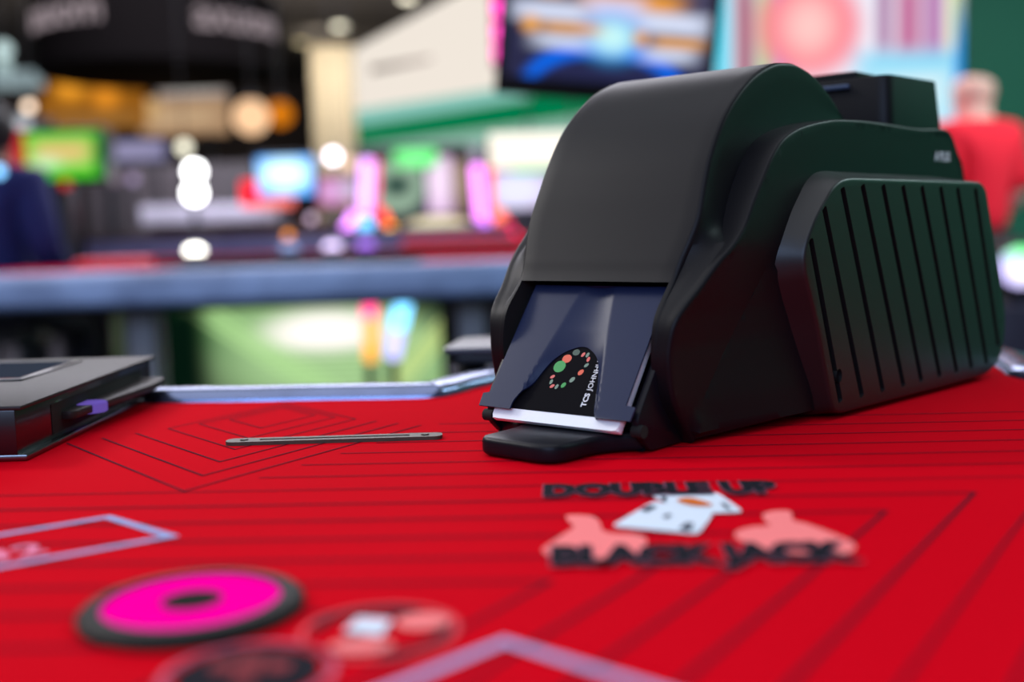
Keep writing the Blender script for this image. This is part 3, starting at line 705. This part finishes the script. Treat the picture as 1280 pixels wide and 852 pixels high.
for px, rgb, e, nm in ((244, (255, 252, 240), 9.0, 'white'), (362, (150, 170, 225), 1.6, 'pale blue'), (416, (225, 205, 250), 3.0, 'lilac'), (458, (150, 100, 215), 2.6, 'purple')):
    c = at(px, 321, 5.9)
    bet_sensor('bet_sensor', (c.x, 5.9, zb), .055, glow('sensor_' + nm.replace(' ', '_'), rgb, e), 'round bet sensor glowing %s on the furthest gaming table' % nm, None, .03, True)
c = at(143, 323, 4.6)
cu2 = empty('bolster_cushion', (c.x, 4.6, z1 - .012), label='bright red cushion strip lying on the left of the blue railed table', cat='cushion')
MB().box((0, 0, .02), (.26, .2, .04), .015, 3).build('cover', mat('bright_red_vinyl', (235, 16, 60), .5), cu2)
# --- counter behind the tables
ct = empty('bar_counter', base(310, 7.6), label='long counter with lilac blue front behind the far tables', cat='counter')
B('front_panel', 108, 294, 640, 313, 7.5, .26, mat('counter_lilac', (176, 168, 250), .4, noise=.5, nscale=3), ct, .01)
B('counter_top', 104, 288, 645, 294, 7.45, .34, mat('counter_brown', (66, 44, 48), .3), ct, .005)
for px in (124, 600): B('leg', px - 8, 313, px + 8, 420, 7.55, .12, cab, ct, dn=0.0)
# --- made-up panel with painted glow under the table line, and two light tubes before it
vp = empty('painted_glow_panel', base(370, 7.0), label='low made-up panel with green glow and white reflection painted in, seen under the blue railed table', cat='screen')
VS = [('s-0.45', .30, .5, .16, .7, (36, 84, 40), .8), ('s-0.45', .66, .5, .36, .7, (120, 158, 104), .25), ('e', .62, .34, .36, .5, (172, 206, 150), .7), ('e', .60, .66, .20, .20, (255, 246, 242), .55)]  # green glow, white reflection and dark fade put into the panel's colours
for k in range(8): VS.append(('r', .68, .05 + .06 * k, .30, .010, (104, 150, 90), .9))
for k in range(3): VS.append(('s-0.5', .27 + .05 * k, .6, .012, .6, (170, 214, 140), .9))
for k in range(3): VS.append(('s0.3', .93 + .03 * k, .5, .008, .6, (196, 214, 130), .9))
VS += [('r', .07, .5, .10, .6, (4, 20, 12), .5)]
B('picture', 196, 374, 552, 496, 6.98, .02, screen('painted_glow_colours', (5, 26, 14), VS, 1.2), vp)
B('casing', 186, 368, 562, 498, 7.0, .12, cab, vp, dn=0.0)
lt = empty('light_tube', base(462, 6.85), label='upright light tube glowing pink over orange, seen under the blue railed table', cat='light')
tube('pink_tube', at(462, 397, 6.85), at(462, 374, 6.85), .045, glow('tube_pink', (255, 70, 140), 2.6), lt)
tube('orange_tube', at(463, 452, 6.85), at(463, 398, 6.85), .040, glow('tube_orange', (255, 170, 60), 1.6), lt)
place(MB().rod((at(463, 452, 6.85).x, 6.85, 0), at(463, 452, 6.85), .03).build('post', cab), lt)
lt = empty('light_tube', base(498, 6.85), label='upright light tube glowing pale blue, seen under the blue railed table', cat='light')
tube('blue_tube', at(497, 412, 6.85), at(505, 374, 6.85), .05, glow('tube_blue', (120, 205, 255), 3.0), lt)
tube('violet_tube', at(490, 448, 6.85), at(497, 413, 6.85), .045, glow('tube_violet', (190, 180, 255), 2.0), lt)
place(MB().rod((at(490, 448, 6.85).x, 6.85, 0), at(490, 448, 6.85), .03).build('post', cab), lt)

# --- slot machines with light tubes
def cabinet(root, x0, y0, x1, y1, D, th=.6): B('cabinet', x0, y0, x1, y1, D, th, cab, root, .02, dn=0.0)
D = 9.0
sm = empty('slot_machine', base(520, D), label='slot machine with a pale round wheel display, green topper and lilac light column', cat='slot machine')
cabinet(sm, 446, 182, 588, 312, D)
B('topper', 492, 186, 546, 209, D - .06, .06, screen('topper_green', (40, 190, 80), [('e', .5, .5, .5, .5, (130, 255, 150), .6)], 1.3), sm)
c = at(497, 232, D)
place(MB().cyl((0, 0, 0), 34 * D / FPX, .06, 40, .01, Matrix.Translation((c.x, D - .03, c.z)) @ Matrix.Rotation(math.pi / 2, 4, 'X')).build('wheel_display', screen('wheel_picture', (128, 160, 140), [('e', .5, .5, .45, .45, (168, 196, 172), .3), ('e', .5, .5, .26, .2, (36, 70, 64), .6)], .9)), sm)
B('lilac_screen', 534, 196, 564, 266, D - .05, .05, screen('lilac_picture', (210, 170, 215), [('e', .5, .6, .5, .5, (250, 225, 250), .6)], 1.1), sm)
B('tan_screen', 565, 200, 587, 266, D - .05, .05, screen('tan_picture', (150, 124, 116), [('r', .5, .6, .3, .3, (198, 172, 150), .6)], .8), sm)
c = at(548, 286, D - .2)
place(MB().ball((0, 0, 0), 1, (44 * D / FPX, .22, 15 * D / FPX), 28).build('button_deck', mat('deck_tan', (170, 160, 120), .4, noise=.3, nscale=4)), sm).location += Vector((c.x, D - .2, c.z))
def tb(nm, a, b, rp, rgb, e, root, D): tube(nm, at(*a, D), at(*b, D), rp * D / FPX, glow('led_%d_%d_%d_%d' % (*rgb, int(10 * e)), rgb, e), root)
tb('light_column', (456, 268), (459, 198), 8, (232, 168, 255), 2.6, sm, D - .12)
tb('light_edge', (470, 262), (472, 200), 3, (255, 40, 130), 1.6, sm, D - .12)
tb('light_leg', (457, 294), (457, 272), 9, (110, 190, 255), 3.2, sm, D - .14)
tb('light_leg', (429, 293), (444, 266), 6, (226, 140, 255), 3.4, sm, D - .16)
tb('light_leg', (484, 280), (475, 262), 6, (255, 64, 50), 2.2, sm, D - .16)
tb('light_leg', (494, 296), (485, 281), 6, (255, 190, 70), 3.0, sm, D - .16)
sm = empty('slot_machine', base(650, D), label='slot machine with a pink light column beside the left edge of the shoe', cat='slot machine')
cabinet(sm, 590, 200, 722, 312, D)
B('main_screen', 617, 214, 690, 260, D - .05, .05, screen('white_lilac_picture', (190, 160, 200), [('e', .4, .5, .5, .5, (225, 225, 255), .5)], 1.2), sm)
tb('light_column', (602, 276), (596, 206), 7, (248, 140, 255), 3.0, sm, D - .12)
tb('light_edge', (613, 262), (612, 208), 4, (255, 70, 60), 1.8, sm, D - .12)
tb('light_leg', (607, 284), (603, 277), 11, (190, 120, 255), 2.6, sm, D - .14)
tb('light_leg', (626, 276), (619, 264), 9, (255, 130, 100), 2.2, sm, D - .16)
tb('light_leg', (644, 302), (628, 277), 8, (255, 20, 90), 2.6, sm, D - .16)

# --- smaller displays between
ds = empty('display_stand', base(356, 9.4), label='bright blue white screen on a stand with red neon at its lower left', cat='screen')
B('picture', 322, 197, 390, 243, 9.38, .03, screen('blue_picture', (60, 150, 240), [('e', .5, .55, .45, .42, (200, 240, 255), .6)], 1.9), ds)
B('casing', 318, 192, 394, 258, 9.41, .15, cab, ds, .01)
B('neon_block', 301, 226, 322, 258, 9.36, .1, glow('neon_red', (255, 30, 50), 1.5), ds, .01)
B('neon_strip', 322, 246, 366, 259, 9.30, .05, glow('neon_salmon', (255, 120, 110), 1.3), ds, .01)
B('post', 350, 258, 362, 330, 9.45, .08, steel, ds, dn=0.0)
ds = empty('display_stand', base(415, 9.6), label='small pink and lilac screen on a stand between blue screen and lilac light column', cat='screen')
B('picture', 396, 222, 446, 256, 9.58, .03, screen('pink_picture', (190, 30, 70), [('e', .35, .5, .3, .5, (220, 170, 225), .7), ('e', .8, .55, .2, .5, (200, 190, 220), .6)], 1.1), ds)
B('casing', 393, 219, 449, 259, 9.61, .1, cab, ds, .01); B('post', 414, 259, 424, 330, 9.63, .08, steel, ds, dn=0.0)
ds = empty('display_stand', base(78, 7.2), label='green and yellow gaming screen with a red side panel, at the left', cat='screen')
B('picture', 32, 166, 126, 222, 7.18, .03, screen('green_picture', (70, 200, 40), [('r', .48, .55, .36, .28, (200, 205, 120), .5), ('r', .5, .62, .3, .07, (235, 170, 110), .8), ('e', .25, .35, .2, .12, (200, 240, 190), .8), ('r', .97, .5, .06, .5, (20, 120, 40), .6), ('e', .06, .15, .1, .2, (200, 240, 40), .8)], 1.1), ds)
B('side_panel', 14, 164, 31, 223, 7.19, .05, glow('panel_red', (220, 40, 50), .8), ds, .005)
B('casing', 12, 160, 130, 228, 7.22, .2, cab, ds, .01); B('post', 66, 228, 90, 330, 7.26, .15, cab, ds, dn=0.0)
ds = empty('sign_board', base(168, 10.5), label='pale lilac oblong sign board on dark posts behind the lamp with white globes', cat='sign')
B('panel', 130, 176, 204, 200, 10.5, .06, screen('lilac_sign', (150, 146, 190), [('r', .5, .5, .4, .3, (182, 176, 216), .6)], .7), ds, .01)
for px in (136, 198): B('post', px - 3, 200, px + 3, 330, 10.52, .06, cab, ds, dn=0.0)
ds = empty('sales_counter', base(250, 10.0), label='pale grey counter in the distance behind the lamp with white globes', cat='counter')
B('top', 176, 256, 336, 279, 10.0, .5, mat('pale_grey_counter', (206, 202, 222), .4, noise=.4, nscale=4), ds, .01)
B('body', 190, 279, 425, 330, 10.1, .35, mat('counter_wood', (84, 52, 44), .5, noise=.4, nscale=3), ds, dn=0.0)
ds = empty('storage_unit', base(190, 9.9), label='dark grey cabinet standing between the lilac sign and the pale counter', cat='cabinet')
B('body', 110, 206, 330, 300, 10.9, .3, mat('grey_unit', (64, 58, 62), .6, noise=.5, nscale=2), ds, .01, dn=0.0)
B('door', 160, 210, 215, 300, 10.88, .02, mat('grey_door', (84, 76, 80), .6), ds, .004, dn=.05)

# --- lamps
fl = empty('floor_lamp', base(243, 8.0), label='floor lamp with two dazzling white globes one above the other', cat='lamp')
for py, r in ((214, 11), (241, 12)):
    c = at(243, py, 8.0); o = MB().ball((0, 0, 0), r * 8 / FPX).build('globe', glow('white_globe', (255, 255, 255), 9)); o.location = c; place(o, fl)
c = at(243, 258, 8.0); place(MB().rod((c.x, 8, 0), c, .02).cyl((c.x, 8, .012), .16, .024, 32).build('stand', steel), fl)
lamp('pendant_lamp', 230, 184, 8, 9.5, (255, 250, 225), 2.0, 'cream globe lamp just above the two dazzling white globes')
lamp('pendant_lamp', 416, 195, 8, 10, (250, 240, 255), 6.0, 'white globe lamp hanging left of the lilac light column')
lamp('pendant_lamp', 438, 204, 8, 10.4, (255, 214, 190), 1.6, 'peach globe lamp hanging right next to the white one')
lamp('pendant_lamp', 314, 146, 22, 11, (255, 206, 160), 1.15, 'large cream globe lamp below the dark drum sign')
lamp('pendant_lamp', 350, 142, 16, 11.4, (226, 128, 20), .9, 'orange globe lamp close right of the large cream globe')
lamp('pendant_lamp', 36, 133, 6, 10, (255, 226, 200), 3.0, 'small cream lamp left of the amber sign')
lamp('bulb_lamp', 360, 294, 5, 6.3, (255, 150, 30), 2.2, 'amber bulb lamp standing on the furthest gaming table', hang=False, zb=.895)
lamp('bulb_lamp', 389, 273, 5, 7.6, (220, 190, 220), 1.8, 'dim lilac bulb lamp left of the lilac light legs', hang=False, zb=at(389, 288, 7.6).z)
lamp('bulb_lamp', 142, 224, 6, 9, (190, 160, 190), 1.1, 'left of two dim lilac bulbs under the lilac sign', hang=False)
lamp('bulb_lamp', 166, 224, 6, 9, (180, 160, 200), 1.1, 'right of two dim lilac bulbs under the lilac sign', hang=False)
lamp('bulb_lamp', 82, 230, 6, 6.9, (230, 50, 40), .9, 'red bulb lamp under the green gaming screen', hang=False)
lamp('pendant_lamp', -2, 214, 7, 4.75, (130, 200, 255), 3.0, 'pale blue lamp at the left edge above the navy jacket')
lamp('pendant_lamp', 4, 62, 10, 12, (190, 214, 214), 1.4, 'upper pale lamp at the upper left edge of the hall')
lamp('pendant_lamp', 5, 84, 10, 12.2, (180, 206, 206), 1.0, 'lower pale lamp at the upper left edge of the hall')
for px, py, rgb, e, wh in ((425, 33, (255, 248, 220), 3.2, 'brightest one over the pillar'), (377, 53, (225, 206, 160), 1.3, 'dim one left of the pillar'), (509, -2, (255, 246, 220), 3.2, 'one above the white fascia'), (285, 0, (235, 206, 150), 1.6, 'one over the drum sign')):
    d = ray(px, py); t = (4.17 - CAM.z) / d.z; p = CAM + d * t; Dd = p.y
    root = empty('ceiling_downlight', (p.x, p.y, 4.2), label='round ceiling downlight, the ' + wh, cat='ceiling light')
    MB().cyl((0, 0, -.03), .10, .03, 32, .004).build('diffuser', glow('down_%d_%d' % (px, py), rgb, e), root)
    MB().cyl((0, 0, -.008), .13, .016, 32, .004).build('rim', steel, root)

# --- drum sign, amber and cream signs, pillar, fascia, awning
c = at(200, 50, 12); rD = 145 * 12 / FPX; hD = 88 * 12 / FPX
dr = empty('drum_sign', (c.x, 12, c.z - hD / 2), label='huge dark round drum sign hanging from the ceiling with pale lettering', cat='sign')
drum_m = mat('drum_black', (9, 6, 7), .85, noise=.2, nscale=2, spec=.08)
MB().cyl((0, 0, hD / 2), rD, hD, 64, .03).build('drum', drum_m, dr)
pl_ = glow('drum_lettering', (176, 160, 166), .8)
def curved_text(body, size, a0, z):
    t = text_mesh('lettering', body, pl_, dr, Matrix.Identity(4), size, .004, .006)
    for v in t.data.vertices:
        a = a0 + v.co.x / (rD + .01); v.co = (math.sin(a) * (rD + .012 + v.co.z), -math.cos(a) * (rD + .012 + v.co.z), z + v.co.y)
curved_text('axuom', .40, math.radians(-58), hD * .50); curved_text('axuom', .40, math.radians(31), hD * .42)
for a in (.6, 2.2, 3.9, 5.4): MB().rod((math.cos(a) * rD * .8, math.sin(a) * rD * .8, hD), (math.cos(a) * rD * .8, math.sin(a) * rD * .8, 4.2 - (c.z - hD / 2)), .012, 8).build('hanger', steel, dr)
sg = empty('amber_sign', base(100, 13.6), label='glowing amber sign block under the left half of the drum sign', cat='sign')
B('panel', 48, 94, 172, 158, 13.6, .3, screen('amber_picture', (150, 92, 24), [('e', .33, .8, .14, .25, (255, 168, 46), .8), ('e', .68, .6, .12, .25, (240, 150, 40), .8), ('r', .5, .15, .5, .14, (150, 104, 50), .7), ('e', .02, .9, .14, .3, (90, 50, 20), .6)], .95), sg, .02)
for px in (60, 160): B('post', px - 4, 158, px + 4, 300, 13.7, .08, cab, sg, dn=0.0)
sg = empty('cream_sign', base(222, 13.95), label='cream lit sign block with a white upper strip under the drum sign', cat='sign')
B('panel', 174, 122, 278, 166, 13.95, .3, screen('cream_picture', (176, 138, 104), [('r', .5, .45, .42, .3, (206, 172, 134), .5), ('e', .1, .7, .14, .3, (222, 180, 120), .7)], .85), sg, .02)
B('upper_strip', 196, 99, 276, 122, 13.95, .3, screen('white_strip', (150, 138, 134), [('r', .55, .5, .35, .3, (205, 200, 194), .6)], .9), sg, .02)
for px in (184, 264): B('post', px - 4, 166, px + 4, 300, 14.05, .08, cab, sg, dn=0.0)
for x0_, y0_, x1_, y1_, rgb, e, Dd, lb in ((-20, 88, 50, 110, (150, 170, 175), .8, 12.0, 'pale teal sign board at the left edge beneath the pale lamps'), (-20, 148, 33, 168, (220, 225, 235), 1.0, 11.5, 'white sign board at the left edge above the red side panel')):
    sg = empty('sign_board', base((x0_ + x1_) / 2, Dd), label=lb, cat='sign'); B('panel', x0_, y0_, x1_, y1_, Dd, .1, glow('board_%d' % rgb[0], rgb, e), sg, .01); B('post', (x0_ + x1_) / 2 - 3, y1_, (x0_ + x1_) / 2 + 3, 300, Dd + .02, .06, cab, sg, dn=0.0)
sg = empty('sign_board', base(52, 12.4), label='grey sign board behind the small cream lamp, over the green screen', cat='sign'); B('panel', 34, 148, 64, 166, 12.4, .1, mat('grey_board', (130, 134, 145), .6), sg, .01); B('post', 46, 166, 52, 300, 12.42, .06, cab, sg, dn=0.0)
D = 20.0; c0, c1 = at(386, 60, D), at(441, 60, D)
pil = MB().box2((c0.x, D, 0), (c1.x, D + .7, 4.2), .06, 4).build('pillar', mat('pillar_cream', (214, 200, 172), .6, noise=.05, nscale=1)); struct(pil)
area('pillar_spotlight', (c0.x + .4, D - 1.6, 4.1), (c0.x + .4, D, 2.4), (.5, .5), 60, (1.0, .90, .76))
def slab(name, quad, th, m, root):
    """A straight panel between four seen corners (TL, TR, BR, BL with distances), th thick."""
    P = [at(*q) for q in quad]; n = (P[1] - P[0]).cross(P[3] - P[0]).normalized()
    if n.y < 0: n = -n
    vs = [p for p in P] + [p + n * th for p in P]
    fs = [(0, 1, 2, 3), (7, 6, 5, 4), (0, 4, 5, 1), (1, 5, 6, 2), (2, 6, 7, 3), (3, 7, 4, 0)]
    o = raw(name, [v - Vector(root.location) for v in vs], fs, m, root, 0); return o
fa = empty('booth_fascia', base(540, 11.5), label='long white booth fascia with put-in glow rising towards the monitor, green awning stripe below', cat='booth')
slab('white_panel', [(441, 62, 14), (650, -50, 9.5), (650, 106, 9.5), (444, 138, 14)], .12, glow('fascia_white_glow', (242, 232, 220), 1.0), fa)  # lamp light on the white wall put in as the panel's own glow
slab('teal_band', [(444, 138, 14), (650, 106, 9.5), (650, 124, 9.5), (446, 158, 14)], .10, glow('band_teal', (150, 218, 204), .8), fa)
slab('green_band', [(446, 158, 14.0), (740, 108, 8.7), (740, 142, 8.7), (447, 182, 14.0)], .10, glow('band_green', (0, 134, 82), .8), fa)
slab('pale_band', [(447, 182, 14.0), (740, 142, 8.7), (740, 166, 8.7), (449, 198, 14)], .10, glow('band_pale', (160, 210, 190), .75), fa)
slab('emblem_bar', [(464, 84, 13.3), (560, 68, 11.1), (560, 72, 11.1), (464, 92, 13.3)], .02, mat('emblem_grey', (150, 130, 118), .7), fa)
for o in [x for x in COL.objects if x.name.startswith('emblem_bar')]: o.location.y -= .05
for q in ((449, 13.95), (735, 8.8)):
    p = at(q[0], 200, q[1]); place(MB().box2((p.x - .04, q[1] + .02, 0), (p.x + .04, q[1] + .1, p.z + .1)).build('post', steel, smooth=0), fa)
hb = empty('lit_header', (at(671, 208, 8.68).x, 8.68, at(671, 215, 8.68).z), label='creamy white lit header with a green lower line, left of the shoe hood', cat='sign')
B('panel', 612, 166, 730, 208, 8.65, .10, glow('header_white', (255, 246, 232), 1.3), hb, .01)
B('green_line', 640, 208, 720, 215, 8.65, .10, glow('header_green', (110, 230, 140), .9), hb)
for px in (660, 716): q = at(px, 166, 8.7); place(MB().rod((q.x, 8.7, q.z), (q.x, 8.7, 4.2), .008, 8).build('hanger', steel), hb)
sg = empty('sign_board', base(570, 9.6), label='dim lilac sign board between the green topper and the creamy header', cat='sign'); B('panel', 556, 184, 600, 204, 9.6, .08, glow('sign_lilac', (205, 196, 220), .8), sg, .01); B('post', 574, 204, 582, 300, 9.62, .06, cab, sg, dn=0.0)

# --- monitor above the shoe
D = 3.2; k = D / FPX; c = at(762, 30, D)
mo = empty('monitor', (c.x, D, 0), label='black framed monitor with blue and orange table graphics, tilted above the shoe', cat='monitor')
mo_t = Matrix.Translation((0, 0, c.z)) @ Matrix.Rotation(math.radians(6), 4, 'Y') @ Matrix.Rotation(math.radians(6), 4, 'X')
W_, H_ = 270 * k, 186 * k
o = MB().box((0, .03, 0), (W_, .05, H_), .008, 3).build('frame', mat('monitor_frame', (10, 10, 13), .3), mo); o.matrix_basis = mo_t
bl, wh, orr, nv = (0, 110, 250), (214, 222, 246), (238, 166, 74), (44, 44, 74)
ss = [('r', .5, .95, .5, .42, (76, 72, 98), .15), ('r', .60, .64, .24, .075, (232, 154, 60), .4), ('r', .20, .68, .06, .04, (190, 130, 70), .6),
      ('e', .5, -.12, .42, .45, bl, .10), ('e', .5, -.14, .38, .35, (40, 42, 78), .10), ('r', .21, .53, .19, .07, wh, .5), ('r', .79, .50, .20, .08, wh, .5), ('r', .52, .56, .13, .10, (216, 214, 246), .6),
      ('e', .52, .36, .14, .17, (60, 170, 250), .7), ('e', .52, .36, .10, .12, (200, 250, 252), .7),
      ('r', .31, .41, .14, .035, orr, .5), ('e', .11, .42, .045, .065, orr, .6), ('r', .85, .35, .12, .038, orr, .5), ('r', .66, .37, .03, .05, orr, .5), ('r', .27, .30, .13, .05, wh, .7), ('r', .81, .25, .12, .05, wh, .7)]
o = MB().box((0, .0035, .012), (W_ - 24 * k, .006, H_ - 36 * k), 0).build('picture', screen('monitor_picture', nv, ss, 1.0), mo, 0); o.matrix_basis = mo_t
place(MB().rod((c.x + .05, D + .07, 0), (c.x + .05, D + .07, c.z), .025).cyl((c.x + .05, D + .07, .015), .25, .03, 40, .006).build('stand', cab), mo)

# --- pink LED strip by the monitor
c = at(622, 40, 5.2)
ls = empty('hanging_light_strip', (c.x, 5.2, at(622, 84, 5.2).z), label='hanging strip of pink glowing light spots left of the monitor', cat='light')
for py in (-22, 10, 40, 66):
    p = at(622, py, 5.2); place(MB().box((p.x, 5.2, p.z), (.034, .03, .07), .012, 3).build('light_spot', glow('strip_pink', (255, 70, 190), 3.0)), ls)
p1, p0 = at(622, 84, 5.22), at(622, -40, 5.22); place(MB().box2((p1.x - .025, 5.22, p1.z), (p1.x + .025, 5.25, 4.2), .004).build('backing', mat('strip_backing', (206, 60, 130), .4)), ls)

# --- LED wall, right
lw = empty('led_wall', base(1046, 6.4), label='large bright LED wall with a red white disc and cyan field, behind the shoe', cat='screen')
cy_, pk, wt = (90, 196, 246), (226, 130, 160), (236, 238, 250)
LS = [('r', .03, .5, .03, .6, (90, 214, 240), .5), ('r', .12, .55, .04, .6, (170, 110, 130), .6), ('r', .20, .55, .03, .6, (170, 206, 150), .7), ('r', .28, .8, .04, .4, (90, 110, 220), .7),
      ('r', .68, .74, .03, .24, (176, 130, 170), .4), ('r', .78, .72, .05, .24, (196, 120, 160), .4), ('r', .88, .72, .04, .26, (186, 130, 180), .4), ('r', .97, .8, .03, .3, (226, 226, 130), .6),
      ('r', .80, .28, .22, .22, (120, 214, 246), .4), ('r', .80, .24, .15, .14, (214, 240, 246), .7), ('r', .985, .3, .02, .5, (30, 150, 230), .6), ('e', .38, .70, .20, .33, (250, 110, 130), .35), ('e', .38, .70, .11, .2, (255, 200, 196), .9)]
B('picture', 897, -22, 1201, 160, 6.38, .03, screen('led_wall_picture', wt, LS, 1.05), lw)
B('casing', 894, -25, 1204, 164, 6.41, .12, cab, lw)
for px in (930, 1160): B('leg', px - 8, 164, px + 8, 300, 6.42, .1, cab, lw, dn=0.0)

# --- people
def person(name, loc, rz, label, scale, top_rgb, leg_rgb, skin_rgb, seated=False, hair=None, arms=0, long_sleeves=False):
    r = empty(name, loc, rz, label=label, cat='person')
    s = scale; dzs = -.25 if seated else 0.0
    J = dict(pel=(0, 0, .93, .125), sp=(0, -.005, 1.09, .125), ch=(0, 0, 1.27, .145), up=(0, -.01, 1.40, .105), nk=(0, .0, 1.465, .060), hb=(0, .018, 1.54, .084), hd=(0, .008, 1.61, .098), tp=(0, -.004, 1.675, .084))
    E_ = [('pel', 'sp'), ('sp', 'ch'), ('ch', 'up'), ('up', 'nk'), ('nk', 'hb'), ('hb', 'hd'), ('hd', 'tp')]
    for q, g in (('l', -1), ('r', 1)):
        J['sh' + q] = (g * .175, -.01, 1.395, .068); J['el' + q] = (g * .245, -.04, 1.14, .046)
        J['wr' + q] = (g * .22, .14, 1.00, .028) if arms else (g * .25, .05, .90, .028)
        w_ = Vector(J['wr' + q][:3]); d = (w_ - Vector(J['el' + q][:3])).normalized()
        pm = w_ + d * .06; J['pm' + q] = (*pm, .030)
        E_ += [('up', 'sh' + q), ('sh' + q, 'el' + q), ('el' + q, 'wr' + q), ('wr' + q, 'pm' + q)]
        side = d.cross(Vector((g, 0, 0))).normalized()
        for i in range(4):
            a = pm + d * .045 + side * (.026 - .0175 * i); b = a + d * (.05, .058, .055, .042)[i] + Vector((-g * .012, 0, -.004))
            J['f%d' % i + q] = (*a, .0095); J['g%d' % i + q] = (*b, .0075); E_ += [('pm' + q, 'f%d' % i + q), ('f%d' % i + q, 'g%d' % i + q)]
        th = w_ + d * .035 + side * .042; t2_ = th + d * .035 + side * .010; J['t' + q] = (*th, .011); J['u' + q] = (*t2_, .009); E_ += [('wr' + q, 't' + q), ('t' + q, 'u' + q)]
        if seated:
            J['hp' + q] = (g * .09, .03, .91, .09); J['kn' + q] = (g * .12, .42, .78, .062); J['an' + q] = (g * .12, .38, .335, .042); J['to' + q] = (g * .12, .51, .298, .034)
        else:
            J['hp' + q] = (g * .09, 0, .89, .09); J['kn' + q] = (g * .10, .015, .49, .06); J['an' + q] = (g * .105, -.015, .08, .042); J['to' + q] = (g * .115, .13, .038, .036)
        E_ += [('pel', 'hp' + q), ('hp' + q, 'kn' + q), ('kn' + q, 'an' + q), ('an' + q, 'to' + q)]
    def mk(nm, keys, add, m, sub=2):
        ks = [k_ for k_ in J if k_ in keys] if keys else list(J)
        pts = [Vector(J[k_][:3]) * s + Vector((0, 0, dzs * s)) for k_ in ks]
        ed = [(ks.index(a), ks.index(b)) for a, b in E_ if a in ks and b in ks]
        me_ = skin_mesh([tuple(p) for p in pts], ed, [(J[k_][3] + add) * s for k_ in ks], sub)
        if nm == 'body':                                  # ears, nose and brow grown onto the head
            hb_ = MB(); hb_.bm.from_mesh(me_)
            for c_, r_, sc_ in (((.094, -.004, 1.60), .03, (.35, .75, 1)), ((-.094, -.004, 1.60), .03, (.35, .75, 1)), ((0, .108, 1.585), .02, (.75, 1, 1.3)), ((0, .092, 1.625), .03, (1.6, .6, .5)), ((0, .088, 1.53), .03, (1.1, .7, .6))):
                hb_.ball([(v_ + (dzs if i_ == 2 else 0)) * s for i_, v_ in enumerate(c_)], r_ * s, sc_, 16)
            me_ = bpy.data.meshes.new('body'); hb_.bm.to_mesh(me_)
            for p_ in me_.polygons: p_.use_smooth = True
        link(nm, me_, m, r)
    mk('body', None, 0, mat('skin_%d' % skin_rgb[0], skin_rgb, .5))
    mk('shirt', {'pel', 'sp', 'ch', 'up', 'nk', 'shl', 'shr', 'ell', 'elr'} | ({'wrl', 'wrr'} if long_sleeves else set()), .030 if long_sleeves else .028, mat('shirt_%d' % top_rgb[2], top_rgb, .85, noise=.1, nscale=30))
    mk('trousers', {'pel', 'sp', 'hpl', 'hpr', 'knl', 'knr', 'anl', 'anr'}, .016, mat('trousers_%d' % leg_rgb[0], leg_rgb, .85))
    for q in 'lr': mk('shoe', {'an' + q, 'to' + q}, .020, mat('shoe_leather', (14, 13, 14), .4))
    if hair: MB().ball((0, -.016 * s, (1.625 + dzs) * s), .120 * s, (1, 1.08, 1.0)).build('hair', mat('dark_hair', hair, .7), r)
    return r
c = at(1218, 200, 4.9); person('person', (c.x, 4.9, 0), math.radians(25), 'bald person in a red short sleeved shirt standing with back turned, right of the shoe', .95, (250, 8, 44), (28, 28, 34), (236, 172, 160), arms=1)
c = at(-10, 250, 5.15); person('person', (c.x, 5.15, 0), math.radians(-10), 'person in a navy jacket with dark hair sitting at the left edge, back turned', 1.10, (12, 26, 92), (16, 18, 34), (190, 140, 120), seated=True, hair=(16, 13, 13), arms=1, long_sleeves=True)
st = empty('bar_stool', (c.x, 5.15, 0), label='dark bar stool under the person in the navy jacket', cat='stool')
MB().cyl((0, .06, .575), .18, .05, 32, .015).build('seat', cab, st)
for a in range(4):
    q = math.pi / 4 + a * math.pi / 2; MB().rod((math.cos(q) * .12, .06 + math.sin(q) * .12, .55), (math.cos(q) * .2, .06 + math.sin(q) * .2, 0), .013).build('leg', steel, st)

# --- dark machine with a glowing orb, right edge
gm = empty('gaming_terminal', base(1270, 3.4), label='dark gaming terminal with a glowing white violet orb at the right edge', cat='terminal')
B('cabinet', 1236, 380, 1400, 470, 3.4, .4, mat('terminal_violet', (26, 22, 40), .3), gm, .02, dn=0.0)
B('column', 1262, 300, 1330, 380, 3.5, .2, mat('terminal_dark', (20, 18, 26), .4), gm, .02)
c = at(1276, 333, 3.4); o = MB().ball((0, 0, 0), 26 * 3.4 / FPX).build('orb', screen('orb_light', (170, 150, 255), [('e', .5, .5, .4, .4, (255, 255, 255), .9), ('e', .6, .95, .5, .3, (120, 255, 150), .8)], 1.6)); o.location = c; place(o, gm)
